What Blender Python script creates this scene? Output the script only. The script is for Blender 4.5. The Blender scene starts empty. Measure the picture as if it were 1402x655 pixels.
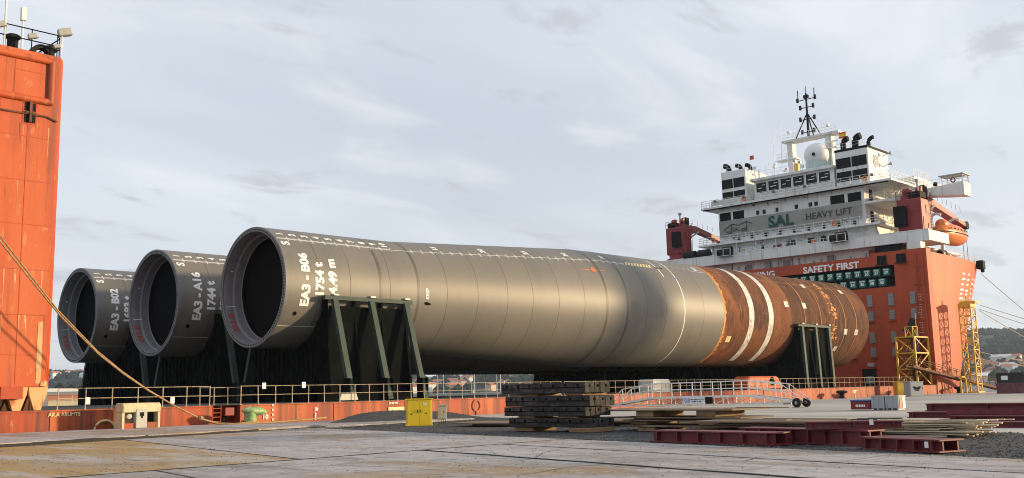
import bpy, bmesh, math, random
import numpy as np
from mathutils import Vector, Matrix, noise
random.seed(7); rng = np.random.default_rng(7)
SC = bpy.context.scene
COL = SC.collection
PI = math.pi
R = math.radians

# ------------------------------------------------------------------ camera, sky, sun, exposure
CAM_H = 1.6
cd = bpy.data.cameras.new('camera'); cam = bpy.data.objects.new('camera', cd); COL.objects.link(cam)
Fw = Vector((0.71329881, 0.68479212, 0.14921314)); Rt = Vector((0.69479223, -0.71886613, -0.02225418)); Up = Vector((-0.09202479, -0.11954601, 0.9885546))
mw = Matrix.Identity(4)
for i in range(3):
    mw[i][0] = Rt[i]; mw[i][1] = Up[i]; mw[i][2] = -Fw[i]
mw[2][3] = CAM_H
cam.matrix_world = mw
cd.sensor_fit = 'HORIZONTAL'; cd.sensor_width = 36.0; cd.lens = 36.0 * 1377.8 / 1402.0
cd.clip_start = 0.3; cd.clip_end = 20000
SC.camera = cam

SUN_EL = R(8.5); SUN_AZ = math.atan2(0.73, -0.68)          # towards the sun: bow and quay side
w = bpy.data.worlds.new('World'); SC.world = w; w.use_nodes = True
nt = w.node_tree; N = nt.nodes; L = nt.links; N.clear()
def nd(t, **k):
    n = N.new(t)
    for a, b in k.items(): setattr(n, a, b)
    return n
out = nd('ShaderNodeOutputWorld'); bg = nd('ShaderNodeBackground'); bg.inputs[1].default_value = 0.10
sky = nd('ShaderNodeTexSky', sky_type='NISHITA'); sky.sun_disc = False; sky.sun_elevation = SUN_EL; sky.sun_rotation = SUN_AZ
sky.dust_density = 2.5; sky.air_density = 1.0
tc = nd('ShaderNodeTexCoord'); sp = nd('ShaderNodeSeparateXYZ'); L.new(tc.outputs['Generated'], sp.inputs[0])
def mth(op, a, b=None, c=None):
    n = nd('ShaderNodeMath', operation=op)
    for i, v in enumerate((a, b, c)):
        if v is None: continue
        if isinstance(v, (int, float)): n.inputs[i].default_value = v
        else: L.new(v, n.inputs[i])
    return n.outputs[0]
zc = mth('MAXIMUM', sp.outputs['Z'], 0.0); zd = mth('ADD', zc, 0.16)
cx = mth('DIVIDE', sp.outputs['X'], zd); cyy = mth('DIVIDE', sp.outputs['Y'], zd)
cb = nd('ShaderNodeCombineXYZ'); L.new(cx, cb.inputs[0]); L.new(cyy, cb.inputs[1])
def nz(scale, detail, rough, dist=0.0, off=0.0):
    m = nd('ShaderNodeMapping'); m.inputs['Location'].default_value = (off, off * .7, 0); L.new(cb.outputs[0], m.inputs['Vector'])
    m.inputs['Rotation'].default_value = (0, 0, R(35)); m.inputs['Scale'].default_value = (1.0, 1.9, 1.0)
    n = nd('ShaderNodeTexNoise'); n.inputs['Scale'].default_value = scale; n.inputs['Detail'].default_value = detail
    n.inputs['Roughness'].default_value = rough; n.inputs['Distortion'].default_value = dist; L.new(m.outputs[0], n.inputs['Vector'])
    return n.outputs[0]
def ramp(src, lo, hi, a=0.0, b=1.0):
    n = nd('ShaderNodeMapRange', interpolation_type='SMOOTHSTEP'); L.new(src, n.inputs[0])
    for i, v in zip((1, 2, 3, 4), (lo, hi, a, b)): n.inputs[i].default_value = v
    return n.outputs[0]
def mixc(f, a, b):
    n = nd('ShaderNodeMix', data_type='RGBA')
    if isinstance(f, (int, float)): n.inputs[0].default_value = f
    else: L.new(f, n.inputs[0])
    for i, v in ((6, a), (7, b)):
        if isinstance(v, tuple): n.inputs[i].default_value = (*v, 1)
        else: L.new(v, n.inputs[i])
    return n.outputs[2]
veil = mixc(ramp(nz(0.55, 3, .5, 0, 3.1), .32, .68), (6.35, 6.85, 7.55), (5.1, 5.55, 6.3))     # thin overcast, two tones
veil = mixc(ramp(nz(1.3, 6, .55, .5, 8.3), .52, .74, 0, .65), veil, (7.6, 7.9, 8.3))         # brighter openings
veil = mixc(ramp(nz(2.1, 8, .62, .4, 1.7), .56, .68, 0, .6), veil, (4.2, 4.4, 4.9))          # greyer scud
low = mth('SUBTRACT', 1.0, mth('MULTIPLY', sp.outputs['Z'], 5.0))
veil = mixc(ramp(low, 0, 1, 0, .55), veil, (7.6, 7.7, 7.6))                                   # pale towards the horizon
cl2 = mth('MULTIPLY', ramp(nz(1.9, 8, .6, .2, 5.2), .50, .60), ramp(mth('ABSOLUTE', mth('SUBTRACT', sp.outputs['Z'], .105)), .0, .06, 1, 0))
veil = mixc(mth('MULTIPLY', cl2, .55), veil, (4.4, 4.7, 5.3))                                 # low cumulus bank
fin = mixc(.88, sky.outputs[0], veil)
L.new(fin, bg.inputs[0]); L.new(bg.outputs[0], out.inputs[0])

sd = bpy.data.lights.new('sun', 'SUN'); sd.energy = 4.4; sd.angle = R(2.5); sd.color = (1.0, 0.74, 0.42)
so = bpy.data.objects.new('sun', sd); COL.objects.link(so)
sdir = Vector((math.sin(SUN_AZ) * math.cos(SUN_EL), math.cos(SUN_AZ) * math.cos(SUN_EL), math.sin(SUN_EL)))
so.rotation_euler = (-sdir).to_track_quat('-Z', 'Y').to_euler(); so.location = sdir * 300
SC.view_settings.view_transform = 'Standard'; SC.view_settings.look = 'None'; SC.view_settings.exposure = 0.4; SC.view_settings.gamma = 1
SC.render.engine = 'CYCLES'; SC.cycles.max_bounces = 5; SC.cycles.volume_bounces = 0; SC.cycles.filter_width = 1.0

# ------------------------------------------------------------------ materials
MATS = {}
def M(name, base, rough=.6, metal=0., layers=(), bump=None, rand=0., spec=.5, emit=None):
    m = bpy.data.materials.new(name); m.use_nodes = True; t = m.node_tree; n = t.nodes; l = t.links
    b = n['Principled BSDF']; b.inputs['Roughness'].default_value = rough; b.inputs['Metallic'].default_value = metal
    b.inputs['Specular IOR Level'].default_value = spec
    tcn = n.new('ShaderNodeTexCoord'); cur = None
    def noise_of(sc, det=5., rg=.55):
        mp = n.new('ShaderNodeMapping'); l.new(tcn.outputs['Object'], mp.inputs[0])
        mp.inputs['Scale'].default_value = sc if isinstance(sc, tuple) else (sc, sc, sc)
        t_ = n.new('ShaderNodeTexNoise'); t_.inputs['Scale'].default_value = 1.; t_.inputs['Detail'].default_value = det; t_.inputs['Roughness'].default_value = rg
        l.new(mp.outputs[0], t_.inputs[0]); return t_.outputs[0]
    def mix(f, a, c):
        x = n.new('ShaderNodeMix'); x.data_type = 'RGBA'
        if isinstance(f, float): x.inputs[0].default_value = f
        else: l.new(f, x.inputs[0])
        for i, v in ((6, a), (7, c)):
            if isinstance(v, tuple): x.inputs[i].default_value = (*v, 1)
            else: l.new(v, x.inputs[i])
        return x.outputs[2]
    cur = base
    for ly in layers:
        col, sc, lo, hi, st = ly[:5]
        mr = n.new('ShaderNodeMapRange'); mr.interpolation_type = 'SMOOTHSTEP'; l.new(noise_of(sc, ly[5] if len(ly) > 5 else 5., ly[6] if len(ly) > 6 else .55), mr.inputs[0])
        for i, v in zip((1, 2, 3, 4), (lo, hi, 0., st)): mr.inputs[i].default_value = v
        cur = mix(mr.outputs[0], cur, col)
    if rand:
        oi = n.new('ShaderNodeObjectInfo'); mr = n.new('ShaderNodeMapRange'); l.new(oi.outputs['Random'], mr.inputs[0])
        mr.inputs[3].default_value = 1 - rand; mr.inputs[4].default_value = 1 + rand
        hs = n.new('ShaderNodeHueSaturation'); l.new(mr.outputs[0], hs.inputs['Value'])
        if isinstance(cur, tuple): hs.inputs['Color'].default_value = (*cur, 1)
        else: l.new(cur, hs.inputs['Color'])
        cur = hs.outputs[0]
    if isinstance(cur, tuple): b.inputs['Base Color'].default_value = (*cur, 1)
    else: l.new(cur, b.inputs['Base Color'])
    if bump:
        bp = n.new('ShaderNodeBump'); bp.inputs['Strength'].default_value = bump[1]; bp.inputs['Distance'].default_value = bump[2] if len(bump) > 2 else .02
        l.new(noise_of(bump[0], 6., .6), bp.inputs['Height']); l.new(bp.outputs[0], b.inputs['Normal'])
    MATS[name] = m; return m
def hexv(r, g, b): return tuple(((c / 255) / 12.92 if c / 255 <= .04045 else ((c / 255 + .055) / 1.055) ** 2.4) for c in (r, g, b))
ORG = (.48, .080, .013)
M('orange', ORG, .6, layers=[((.55, .125, .028), (.25, .25, .12), .42, .66, .55), ((.35, .047, .009), (.9, .9, .10), .48, .66, .6), ((.20, .055, .025), (2.2, 2.2, .07), .56, .68, .75), ((.58, .25, .09), (3, 3, 1.2), .60, .70, .45), ((.14, .05, .03), (5, 5, .5), .64, .72, .6)], bump=((.8, .8, .6), .45, .06))
M('orange_deep', (.41, .054, .010), .6, layers=[((.31, .038, .008), (.5, .5, .2), .45, .7, .6), ((.16, .03, .016), (2.4, 2.4, .12), .58, .75, .6)], bump=((.5, .5, .5), .2, .05))
M('orange_rail', (.40, .060, .014), .65, layers=[((.52, .135, .038), (.9, .9, .14), .46, .62, .75), ((.20, .04, .018), (1.3, 1.3, .05), .46, .62, .85), ((.10, .04, .025), (3.2, 3.2, .10), .56, .68, .85), ((.60, .32, .15), (2.5, 2.5, 1.2), .64, .73, .5)], bump=((1.2, 1.2, .6), .4, .05))
M('tan_rust', (.62, .40, .19), .8, layers=[((.45, .13, .04), (2.2, 2.2, .7), .46, .62, .9), ((.10, .05, .03), (3, 3, .6), .58, .7, .9)])
M('rust_dark', (.11, .045, .022), .85, layers=[((.22, .09, .035), 2.2, .45, .65, .8)])
M('white', (.72, .72, .70), .55, layers=[((.58, .58, .56), (.5, .5, .25), .43, .66, .7), ((.30, .23, .16), (2.0, 2.0, .10), .55, .70, .6), ((.66, .66, .64), (1.5, 1.5, .6), .58, .70, .5)], bump=((.6, .6, .6), .12, .04))
M('white_plain', (.76, .76, .73), .5)
M('dark_glass', (.006, .007, .008), .15, spec=.2)
M('black_paint', (.007, .007, .008), .7, layers=[((.018, .018, .018), 3., .5, .7, .6)], spec=.15)
M('rubber', (.012, .012, .012), .75, layers=[((.03, .03, .03), 4., .5, .7, .6)], spec=.25)
M('coating', (.152, .143, .124), .50, layers=[((.178, .164, .136), (.10, .22, .22), .36, .66, .7, 7., .55), ((.126, .119, .104), (.35, .12, .12), .48, .72, .6, 7., .6), ((.085, .080, .070), (2.5, 1.2, 1.2), .66, .76, .35), ((.155, .148, .132), (1.2, 7, 7), .68, .78, .3)], bump=((.4, .3, .3), .10, .05), rand=.025, spec=.5)
M('coating_dark', (.050, .050, .052), .5, layers=[((.062, .062, .064), (.3, .6, .6), .4, .7, .7)], bump=((40, 40, 40), .05, .01), rand=.04)
M('seam', (.078, .075, .068), .5)
M('seam_wide', (.082, .076, .062), .5, layers=[((.105, .095, .072), (2, .6, .6), .45, .65, .8)])
M('flange', (.15, .15, .152), .5, layers=[((.11, .11, .112), 2., .45, .65, .7)])
M('lining', (.17, .175, .19), .55, layers=[((.13, .134, .147), 1.5, .45, .7, .8), ((.20, .20, .215), (.4, 2, 2), .55, .7, .5)])
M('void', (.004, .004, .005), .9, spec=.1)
M('rust', (.185, .056, .016), .88, layers=[((.26, .088, .024), (.35, .22, .22), .44, .62, .85, 8., .65), ((.065, .022, .010), (.5, .3, .3), .48, .62, .85, 8., .68), ((.35, .15, .05), (1.1, .8, .8), .58, .68, .7, 8., .65), ((.075, .026, .012), (3.2, .16, .16), .54, .66, .6, 7., .65), ((.035, .016, .012), (2.6, 1.6, 1.6), .59, .68, .8, 8., .7), ((.45, .25, .11), (3, .8, .8), .66, .74, .6)], bump=((4, 4, 4), .5, .03), rand=.3)
M('rust_old', (.100, .032, .012), .9, layers=[((.17, .060, .018), (.8, .3, .3), .46, .62, .85, 8., .66), ((.040, .016, .010), (1.2, .3, .3), .48, .60, .85, 8., .68), ((.27, .12, .045), (2.2, .7, .7), .58, .67, .75, 8., .66), ((.025, .013, .010), (3, 1.6, 1.6), .60, .68, .8, 8., .7)], bump=((4, 4, 4), .5, .03), rand=.3)
M('rust_bright', (.50, .20, .04), .75, layers=[((.70, .42, .16), (5, .5, .5), .5, .66, .9), ((.22, .07, .02), (4, 1.2, 1.2), .56, .7, .9)], bump=((6, 2, 2), .3, .02))
M('paint_white', (.82, .82, .79), .55, layers=[((.60, .58, .53), 5., .55, .72, .6)])
M('tape', (.62, .61, .58), .6, layers=[((.44, .42, .39), (1, 1.1, 1.1), .45, .60, .8), ((.26, .15, .09), (2.5, 2.5, 2.5), .54, .66, .8)])
M('paint_cream', (.72, .60, .30), .55)
M('paint_red', (.42, .035, .02), .6, layers=[((.12, .07, .07), 4., .55, .7, .6)])
M('mark_orange', (.80, .16, .06), .5); M('mark_blue', (.10, .22, .55), .5)
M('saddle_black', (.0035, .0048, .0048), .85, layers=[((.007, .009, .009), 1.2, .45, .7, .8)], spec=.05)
M('saddle_green', (.042, .066, .054), .6, spec=.25, layers=[((.028, .044, .037), (1.5, 1.5, .4), .45, .7, .8), ((.13, .10, .07), (4, 4, 1), .64, .76, .6)])
M('deck', (.085, .09, .082), .9, spec=.2, layers=[((.05, .05, .046), .3, .45, .65, .8), ((.13, .09, .06), .8, .58, .72, .6)])
M('rail_cream', (.46, .38, .26), .6, layers=[((.24, .12, .06), 5., .50, .64, .8)])
M('rail_white', (.72, .72, .69), .5)
M('steel_grey', (.30, .31, .32), .5, metal=.3, layers=[((.22, .22, .22), 3., .45, .65, .7)])
M('vent_grey', (.20, .19, .18), .6, layers=[((.30, .27, .24), (3, 3, 9), .45, .6, .7)])
M('green_box', (.010, .13, .090), .5, layers=[((.02, .08, .06), 2., .5, .7, .6)])
M('crane_red', (.24, .018, .022), .5, layers=[((.17, .013, .016), .8, .45, .65, .7), ((.34, .06, .05), (3, 3, .6), .62, .75, .4)])
M('crane_red_light', (.24, .020, .024), .5, layers=[((.22, .02, .022), .8, .45, .65, .7)])
M('beam_red', (.155, .017, .021), .55, layers=[((.11, .012, .014), 1.5, .45, .65, .8), ((.26, .07, .055), (4, 4, 4), .60, .72, .5), ((.10, .05, .03), (2.5, 2.5, 6), .56, .68, .75)])
M('lifeboat', (.72, .20, .035), .35, layers=[((.60, .15, .03), .8, .45, .65, .6)])
M('dome', (.74, .75, .73), .4); M('dome_skirt', (.45, .58, .54), .3)
M('banner', (.30, .29, .265), .8, layers=[((.24, .23, .21), (1., .5, 1.), .42, .66, .8), ((.38, .37, .34), (1, 1.2, .5), .58, .72, .5)], bump=((1, .8, .8), .5, .12))
M('print_green', (.012, .075, .058), .8); M('print_grey', (.045, .052, .050), .8)
M('emblem_blue', (.06, .09, .16), .5)
M('yellow_cab', (.86, .60, .010), .4, layers=[((.74, .48, .012), 1.2, .5, .7, .5), ((.45, .27, .03), (5, 5, 1.), .68, .8, .5)])
M('yellow_steel', (.70, .42, .035), .5, layers=[((.52, .28, .03), 1.5, .5, .7, .6), ((.30, .14, .04), (5, 5, 2), .62, .74, .5)])
M('cab_grey', (.42, .42, .39), .5, layers=[((.33, .33, .30), 3., .5, .7, .6)])
M('crate_grey', (.34, .36, .37), .5, layers=[((.31, .32, .33), 3., .5, .7, .6)])
M('beige', (.62, .53, .33), .6, layers=[((.48, .38, .22), 2., .46, .66, .7), ((.20, .10, .05), (4, 4, 3), .62, .70, .9)])
M('bollard_green', (.19, .36, .13), .55, layers=[((.45, .50, .26), 3., .48, .62, .8), ((.26, .14, .05), 5., .60, .7, .8)])
M('rope', (.40, .26, .12), .9, layers=[((.24, .15, .07), (9, 9, 9), .45, .6, .8)], bump=((20, 20, 20), .5, .02))
M('rope_far', (.42, .38, .30), .9)
M('mat_black', (.028, .026, .024), .85, layers=[((.085, .080, .072), (1.2, 1.0, 3), .52, .66, .7), ((.010, .010, .010), (4, 4, 2), .50, .62, .8), ((.11, .085, .06), (6, 6, 6), .62, .72, .6)], bump=((5, 5, 5), .5, .03), rand=.25)
M('timber', (.30, .19, .095), .85, layers=[((.18, .11, .055), (2, 2, 9), .45, .65, .8), ((.06, .04, .03), (3, 3, 3), .60, .72, .7)], rand=.2, bump=((3, 3, 14), .4, .01))
M('plank', (.56, .47, .33), .85, layers=[((.40, .32, .20), (2, 2, 8), .46, .64, .8), ((.20, .15, .10), (4, 4, 4), .62, .74, .7)], rand=.22, bump=((3, 3, 14), .4, .01))
M('plank_dark', (.035, .032, .028), .85, layers=[((.09, .08, .065), 4., .55, .7, .7)], rand=.3)
M('plate_rust', (.20, .135, .085), .8, layers=[((.30, .21, .13), (.8, .5, 1), .48, .66, .8), ((.09, .055, .035), (1.8, 1, 1), .52, .68, .8)], rand=.15)
M('alu', (.78, .77, .73), .5,  layers=[((.50, .48, .42), 2., .5, .7, .6)])
M('grating', (.20, .18, .15), .8)
CONC_LAYERS = [((.46, .435, .43), (.30, .09, .3), .40, .60, .75, 9., .68), ((.22, .19, .165), (.55, .11, .5), .49, .62, .75, 9., .68), ((.33, .205, .075), (.15, .10, .2), .52, .61, .7, 9., .65), ((.15, .13, .115), (2.6, .4, 2), .53, .63, .65, 8., .7), ((.52, .49, .46), (6, 1.6, 6), .54, .64, .6, 8., .7), ((.23, .205, .185), (1.3, .9, 1), .50, .60, .55, 8., .72), ((.50, .47, .45), (2.3, 1.5, 2), .54, .63, .5, 8., .72), ((.16, .14, .12), (.12, 3.2, 1), .58, .66, .5, 8., .6), ((.12, .105, .09), (.7, .5, .6), .62, .68, .7, 9., .7), ((.04, .036, .032), (2.6, 2.6, 2.6), .66, .70, .9, 8., .6)]
M('concrete', (.36, .335, .325), .88, layers=CONC_LAYERS, bump=((7, 7, 7), .9, .02), rand=.08)
M('concrete_ochre', (.34, .27, .19), .88, layers=[((.38, .235, .06), (.20, .13, .3), .34, .52, .8, 9., .68), ((.43, .395, .365), (.4, .09, .4), .48, .58, .8, 9., .68), ((.20, .135, .06), (1.2, .3, 1), .52, .63, .65, 9., .68), ((.15, .13, .115), (2.6, .4, 2), .54, .64, .6, 8., .7), ((.04, .036, .032), (2.6, 2.6, 2.6), .66, .70, .9, 8., .6)], bump=((7, 7, 7), .9, .02))
M('concrete_far', (.41, .385, .345), .85, layers=[((.50, .47, .42), (.10, .06, .1), .42, .62, .7), ((.29, .26, .22), (.22, .05, .2), .50, .66, .7), ((.40, .36, .24), (.08, .16, .1), .55, .7, .5), ((.22, .20, .18), (1.2, .4, 1), .60, .72, .6)], bump=((6, 6, 6), .3, .01))
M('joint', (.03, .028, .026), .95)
M('gravel', (.040, .041, .043), .95, layers=[((.085, .087, .09), (9, 9, 9), .48, .60, .9, 3., .7), ((.030, .031, .032), (14, 14, 14), .50, .62, .8, 3., .7), ((.09, .10, .05), (.35, .35, .35), .60, .72, .45)], bump=((10, 10, 10), 1., .05))
M('stone', (.055, .057, .060), .9, rand=0, layers=[((.12, .12, .125), (7, 7, 7), .50, .60, .9), ((.035, .036, .037), (6, 6, 6), .52, .62, .9)])
M('sandy', (.34, .32, .29), .95, layers=[((.20, .19, .17), (3, 3, 3), .46, .62, .8), ((.10, .13, .04), (1.2, 1.2, 1), .55, .66, .8)])
M('grass', (.07, .11, .025), .8, layers=[((.14, .16, .05), 2., .45, .6, .7)])
M('water', (.10, .12, .13), .12, bump=((.25, .6, .5), .35, .15))
M('hillside', (.020, .030, .022), .95, spec=.1, layers=[((.075, .085, .040), (.006, .006, .006), .48, .62, .8), ((.12, .11, .06), (.012, .012, .012), .60, .68, .8)])
M('canopy', (.012, .022, .014), .95, spec=.1, layers=[((.024, .038, .020), (.02, .02, .02), .45, .62, .8), ((.006, .012, .008), (.05, .05, .05), .48, .62, .8)])
M('house_wall', (.80, .78, .72), .8, rand=.2); M('house_wall_pink', (.62, .46, .36), .8, rand=.15)
M('roof_tile', (.42, .17, .09), .85, rand=.2); M('roof_pale', (.66, .66, .66), .7)
M('maroon', (.14, .045, .055), .6, layers=[((.21, .10, .11), 1.2, .48, .66, .7)])
M('black_box', (.020, .020, .022), .6, layers=[((.035, .035, .035), .8, .45, .65, .7)])
M('red_box', (.20, .015, .02), .5); M('tarp_blue', (.06, .09, .22), .6); M('banner_white', (.76, .78, .80), .5)
M('print_blue', (.03, .12, .50), .5); M('print_navy', (.04, .06, .14), .5)
M('flag_red', (.60, .05, .03), .7); M('flag_yellow', (.75, .50, .05), .7); M('flag_black', (.02, .02, .025), .8)
M('lens', (.55, .56, .55), .15)

# ------------------------------------------------------------------ mesh helpers
class MB:
    def __init__(s): s.v = []; s.f = []
    def add(s, vs, fs):
        o = len(s.v); s.v += [tuple(map(float, v)) for v in vs]; s.f += [tuple(i + o for i in f) for f in fs]; return s
    def bx(s, x0, x1, y0, y1, z0, z1):
        return s.add([(x0, y0, z0), (x1, y0, z0), (x1, y1, z0), (x0, y1, z0), (x0, y0, z1), (x1, y0, z1), (x1, y1, z1), (x0, y1, z1)],
                     [(0, 3, 2, 1), (4, 5, 6, 7), (0, 1, 5, 4), (1, 2, 6, 5), (2, 3, 7, 6), (3, 0, 4, 7)])
    def obx(s, c, ex, ey, ez, hx, hy, hz):
        c, ex, ey, ez = map(Vector, (c, ex, ey, ez)); vs = []
        for k in (-1, 1):
            for a, b in ((-1, -1), (1, -1), (1, 1), (-1, 1)): vs.append(c + ex * a * hx + ey * b * hy + ez * k * hz)
        return s.add(vs, [(0, 3, 2, 1), (4, 5, 6, 7), (0, 1, 5, 4), (1, 2, 6, 5), (2, 3, 7, 6), (3, 0, 4, 7)])
    def bar(s, p, q, w, h=None, up=(0, 0, 1)):
        p, q = Vector(p), Vector(q); d = (q - p); ln = d.length; d.normalize(); u = Vector(up)
        if abs(d.dot(u)) > .98: u = Vector((1, 0, 0))
        sx = d.cross(u).normalized(); sz = sx.cross(d)
        return s.obx((p + q) / 2, sx, d, sz, w / 2, ln / 2, (h or w) / 2)
    def tube(s, p, q, r, n=8, r2=None, caps=True):
        p, q = Vector(p), Vector(q); d = (q - p).normalized(); u = Vector((0, 0, 1)) if abs(d.z) < .95 else Vector((1, 0, 0))
        a = d.cross(u).normalized(); b = a.cross(d); r2 = r if r2 is None else r2; vs = []
        for c, rr in ((p, r), (q, r2)):
            for i in range(n): t = 2 * PI * i / n; vs.append(c + (a * math.cos(t) + b * math.sin(t)) * rr)
        fs = [(i, i + n, (i + 1) % n + n, (i + 1) % n) for i in range(n)]
        if caps: fs += [tuple(range(n)), tuple(range(2 * n - 1, n - 1, -1))]
        return s.add(vs, fs)
    def path(s, pts, r, n=7):
        pts = [Vector(p) for p in pts]; vs = []; fs = []; m = len(pts)
        rs = r if isinstance(r, (list, tuple)) else [r] * m
        for k, p in enumerate(pts):
            d = (pts[min(k + 1, m - 1)] - pts[max(k - 1, 0)]).normalized(); u = Vector((0, 0, 1)) if abs(d.z) < .95 else Vector((1, 0, 0))
            a = d.cross(u).normalized(); b = a.cross(d)
            for i in range(n): t = 2 * PI * i / n; vs.append(p + (a * math.cos(t) + b * math.sin(t)) * rs[k])
        for k in range(m - 1):
            for i in range(n): fs.append((k * n + i, k * n + n + i, k * n + n + (i + 1) % n, k * n + (i + 1) % n))
        fs += [tuple(range(n)), tuple(range(m * n - 1, m * n - n - 1, -1))]
        return s.add(vs, fs)
    def lathe(s, prof, c, axis=(0, 0, 1), n=24):           # prof: list of (radius, height along axis)
        ax = Vector(axis).normalized(); u = Vector((1, 0, 0)) if abs(ax.x) < .9 else Vector((0, 1, 0)); a = ax.cross(u).normalized(); b = ax.cross(a); c = Vector(c)
        vs = []; fs = []
        for r, h in prof:
            for i in range(n): t = 2 * PI * i / n; vs.append(c + ax * h + (a * math.cos(t) + b * math.sin(t)) * r)
        for k in range(len(prof) - 1):
            for i in range(n): fs.append((k * n + i, k * n + (i + 1) % n, k * n + n + (i + 1) % n, k * n + n + i))
        return s.add(vs, fs)
    def prism(s, poly, z0, z1):
        n = len(poly); vs = [(x, y, z0) for x, y in poly] + [(x, y, z1) for x, y in poly]
        return s.add(vs, [tuple(range(n - 1, -1, -1)), tuple(range(n, 2 * n))] + [(i, (i + 1) % n, n + (i + 1) % n, n + i) for i in range(n)])
    def extr(s, poly, o, ea, eb, en, t):                    # polygon in plane (ea, eb) thickened along en
        o, ea, eb, en = map(Vector, (o, ea, eb, en)); n = len(poly); vs = [o + ea * a + eb * b + en * k for k in (0, t) for a, b in poly]
        return s.add(vs, [tuple(range(n - 1, -1, -1)), tuple(range(n, 2 * n))] + [(i, (i + 1) % n, n + (i + 1) % n, n + i) for i in range(n)])
    def build(s, name, mat, parent=None, smooth=None, local=False, bevel=0):
        me = bpy.data.meshes.new(name); off = Vector((0, 0, 0))
        if parent is not None and not local:
            p = parent
            while p is not None: off += p.location; p = p.parent
        me.from_pydata([(v[0] - off.x, v[1] - off.y, v[2] - off.z) for v in s.v], [], s.f)
        b = bmesh.new(); b.from_mesh(me)
        if bevel:
            bmesh.ops.bevel(b, geom=b.edges[:], offset=bevel, segments=1, affect='EDGES', clamp_overlap=True)
        bmesh.ops.recalc_face_normals(b, faces=b.faces[:]); b.to_mesh(me); b.free()
        me.materials.append(MATS[mat])
        if smooth is not None:
            me.polygons.foreach_set('use_smooth', [True] * len(me.polygons))
            if smooth: me.set_sharp_from_angle(angle=R(smooth))
        o = bpy.data.objects.new(name, me); COL.objects.link(o)
        if parent is not None: o.parent = parent
        return o
def box(name, mat, parent, *a, bevel=0): return MB().bx(*a).build(name, mat, parent, bevel=bevel)
def tag(o, label, cat, group=None):
    o['label'] = label; o['category'] = cat
    if group: o['group'] = group
    return o
def thing(name, label, cat, loc=(0, 0, 0), rz=0., group=None):
    o = bpy.data.objects.new(name, None); COL.objects.link(o); o.location = loc; o.rotation_euler = (0, 0, rz); o.empty_display_size = .3
    return tag(o, label, cat, group)
def struct(o, kind='structure'): o['kind'] = kind; return o
def sub(name, parent, loc=None):
    o = bpy.data.objects.new(name, None); COL.objects.link(o); o.parent = parent; o.empty_display_size = .2
    return o
def copy_tree(o, parent=None):
    c = o.copy(); COL.objects.link(c); c.parent = parent
    for ch in list(o.children): copy_tree(ch, c)
    return c
def share(o, parent, loc=None, name=None):
    c = o.copy(); COL.objects.link(c); c.parent = parent
    if loc is not None: c.location = loc
    return c
_tc = {}
def text2d(txt, size=1., bold=0., cuts=0.):
    key = (txt, size, bold, cuts)
    if key in _tc: return _tc[key]
    cu = bpy.data.curves.new('t', 'FONT'); cu.body = txt; cu.size = size; cu.offset = bold; cu.resolution_u = 3
    cu.align_x = 'CENTER'; cu.align_y = 'CENTER'
    o = bpy.data.objects.new('t', cu); COL.objects.link(o); bpy.context.view_layer.update()
    me = bpy.data.meshes.new_from_object(o.evaluated_get(bpy.context.evaluated_depsgraph_get()))
    b = bmesh.new(); b.from_mesh(me); bmesh.ops.dissolve_limit(b, angle_limit=.01, verts=b.verts[:], edges=b.edges[:])
    if cuts:
        xs = [v.co.x for v in b.verts]; x = min(xs) + cuts
        while x < max(xs):
            bmesh.ops.bisect_plane(b, geom=b.verts[:] + b.edges[:] + b.faces[:], plane_co=(x, 0, 0), plane_no=(1, 0, 0)); x += cuts
    b.verts.index_update(); vs = [(v.co.x, v.co.y) for v in b.verts]; fs = [tuple(v.index for v in f.verts) for f in b.faces]
    b.free(); bpy.data.objects.remove(o); bpy.data.curves.remove(cu); bpy.data.meshes.remove(me)
    _tc[key] = (vs, fs); return vs, fs
def put_text(mb, txt, o, ex, ey, size=1., bold=0., sx=1., sy=1.):
    vs, fs = text2d(txt, size, bold); o, ex, ey = Vector(o), Vector(ex), Vector(ey)
    return mb.add([o + ex * (x * sx) + ey * (y * sy) for x, y in vs], fs)

# ------------------------------------------------------------------ ground, quay, water
QE = 51.6                                                     # quay edge
wp = struct(MB().add([(-9000, QE, -3.2), (12000, QE, -3.2), (12000, 12000, -3.2), (-9000, 12000, -3.2)], [(0, 1, 2, 3)]).build('water', 'water'))
quay = struct(MB().prism([(-260, -260), (420, -260), (420, 30), (215, QE), (-260, QE)], -6, -.115).build('quay', 'joint'))
GAP = .05
def slab(poly, mat, z=0., th=.11, g=GAP):
    c = (sum(p[0] for p in poly) / len(poly), sum(p[1] for p in poly) / len(poly)); n = len(poly); q = []
    for i, (x, y) in enumerate(poly):                        # inset by the joint
        ax, ay = poly[i - 1]; bx_, by_ = poly[(i + 1) % n]
        d1 = Vector((x - ax, y - ay)).normalized(); d2 = Vector((bx_ - x, by_ - y)).normalized()
        n1 = Vector((-d1.y, d1.x)); n2 = Vector((-d2.y, d2.x)); m = (n1 + n2); m = m / max(.3, m.length_squared) * 2
        q.append((x + m.x * g, y + m.y * g))
    o = MB().prism(q, z - th, z).build('concrete_slab', mat, quay, bevel=.006)
    return o
SL = .21
def xa(a, y): return a + SL * y
step = lambda x: 38.9 + .22 * (x - 13.7)
rows = [(-40, -14), (-14, 4), (4, 22)]
As = [-30, -14, -2, 6.5, 14.4, 17.6, 20.7]
for (ya, yb) in rows:
    for a0, a1 in zip(As[:-1], As[1:]):
        slab([(xa(a0, ya), ya), (xa(a1, ya), ya), (xa(a1, yb), yb), (xa(a0, yb), yb)], 'concrete', random.uniform(-.004, .004), g=.012)
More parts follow.
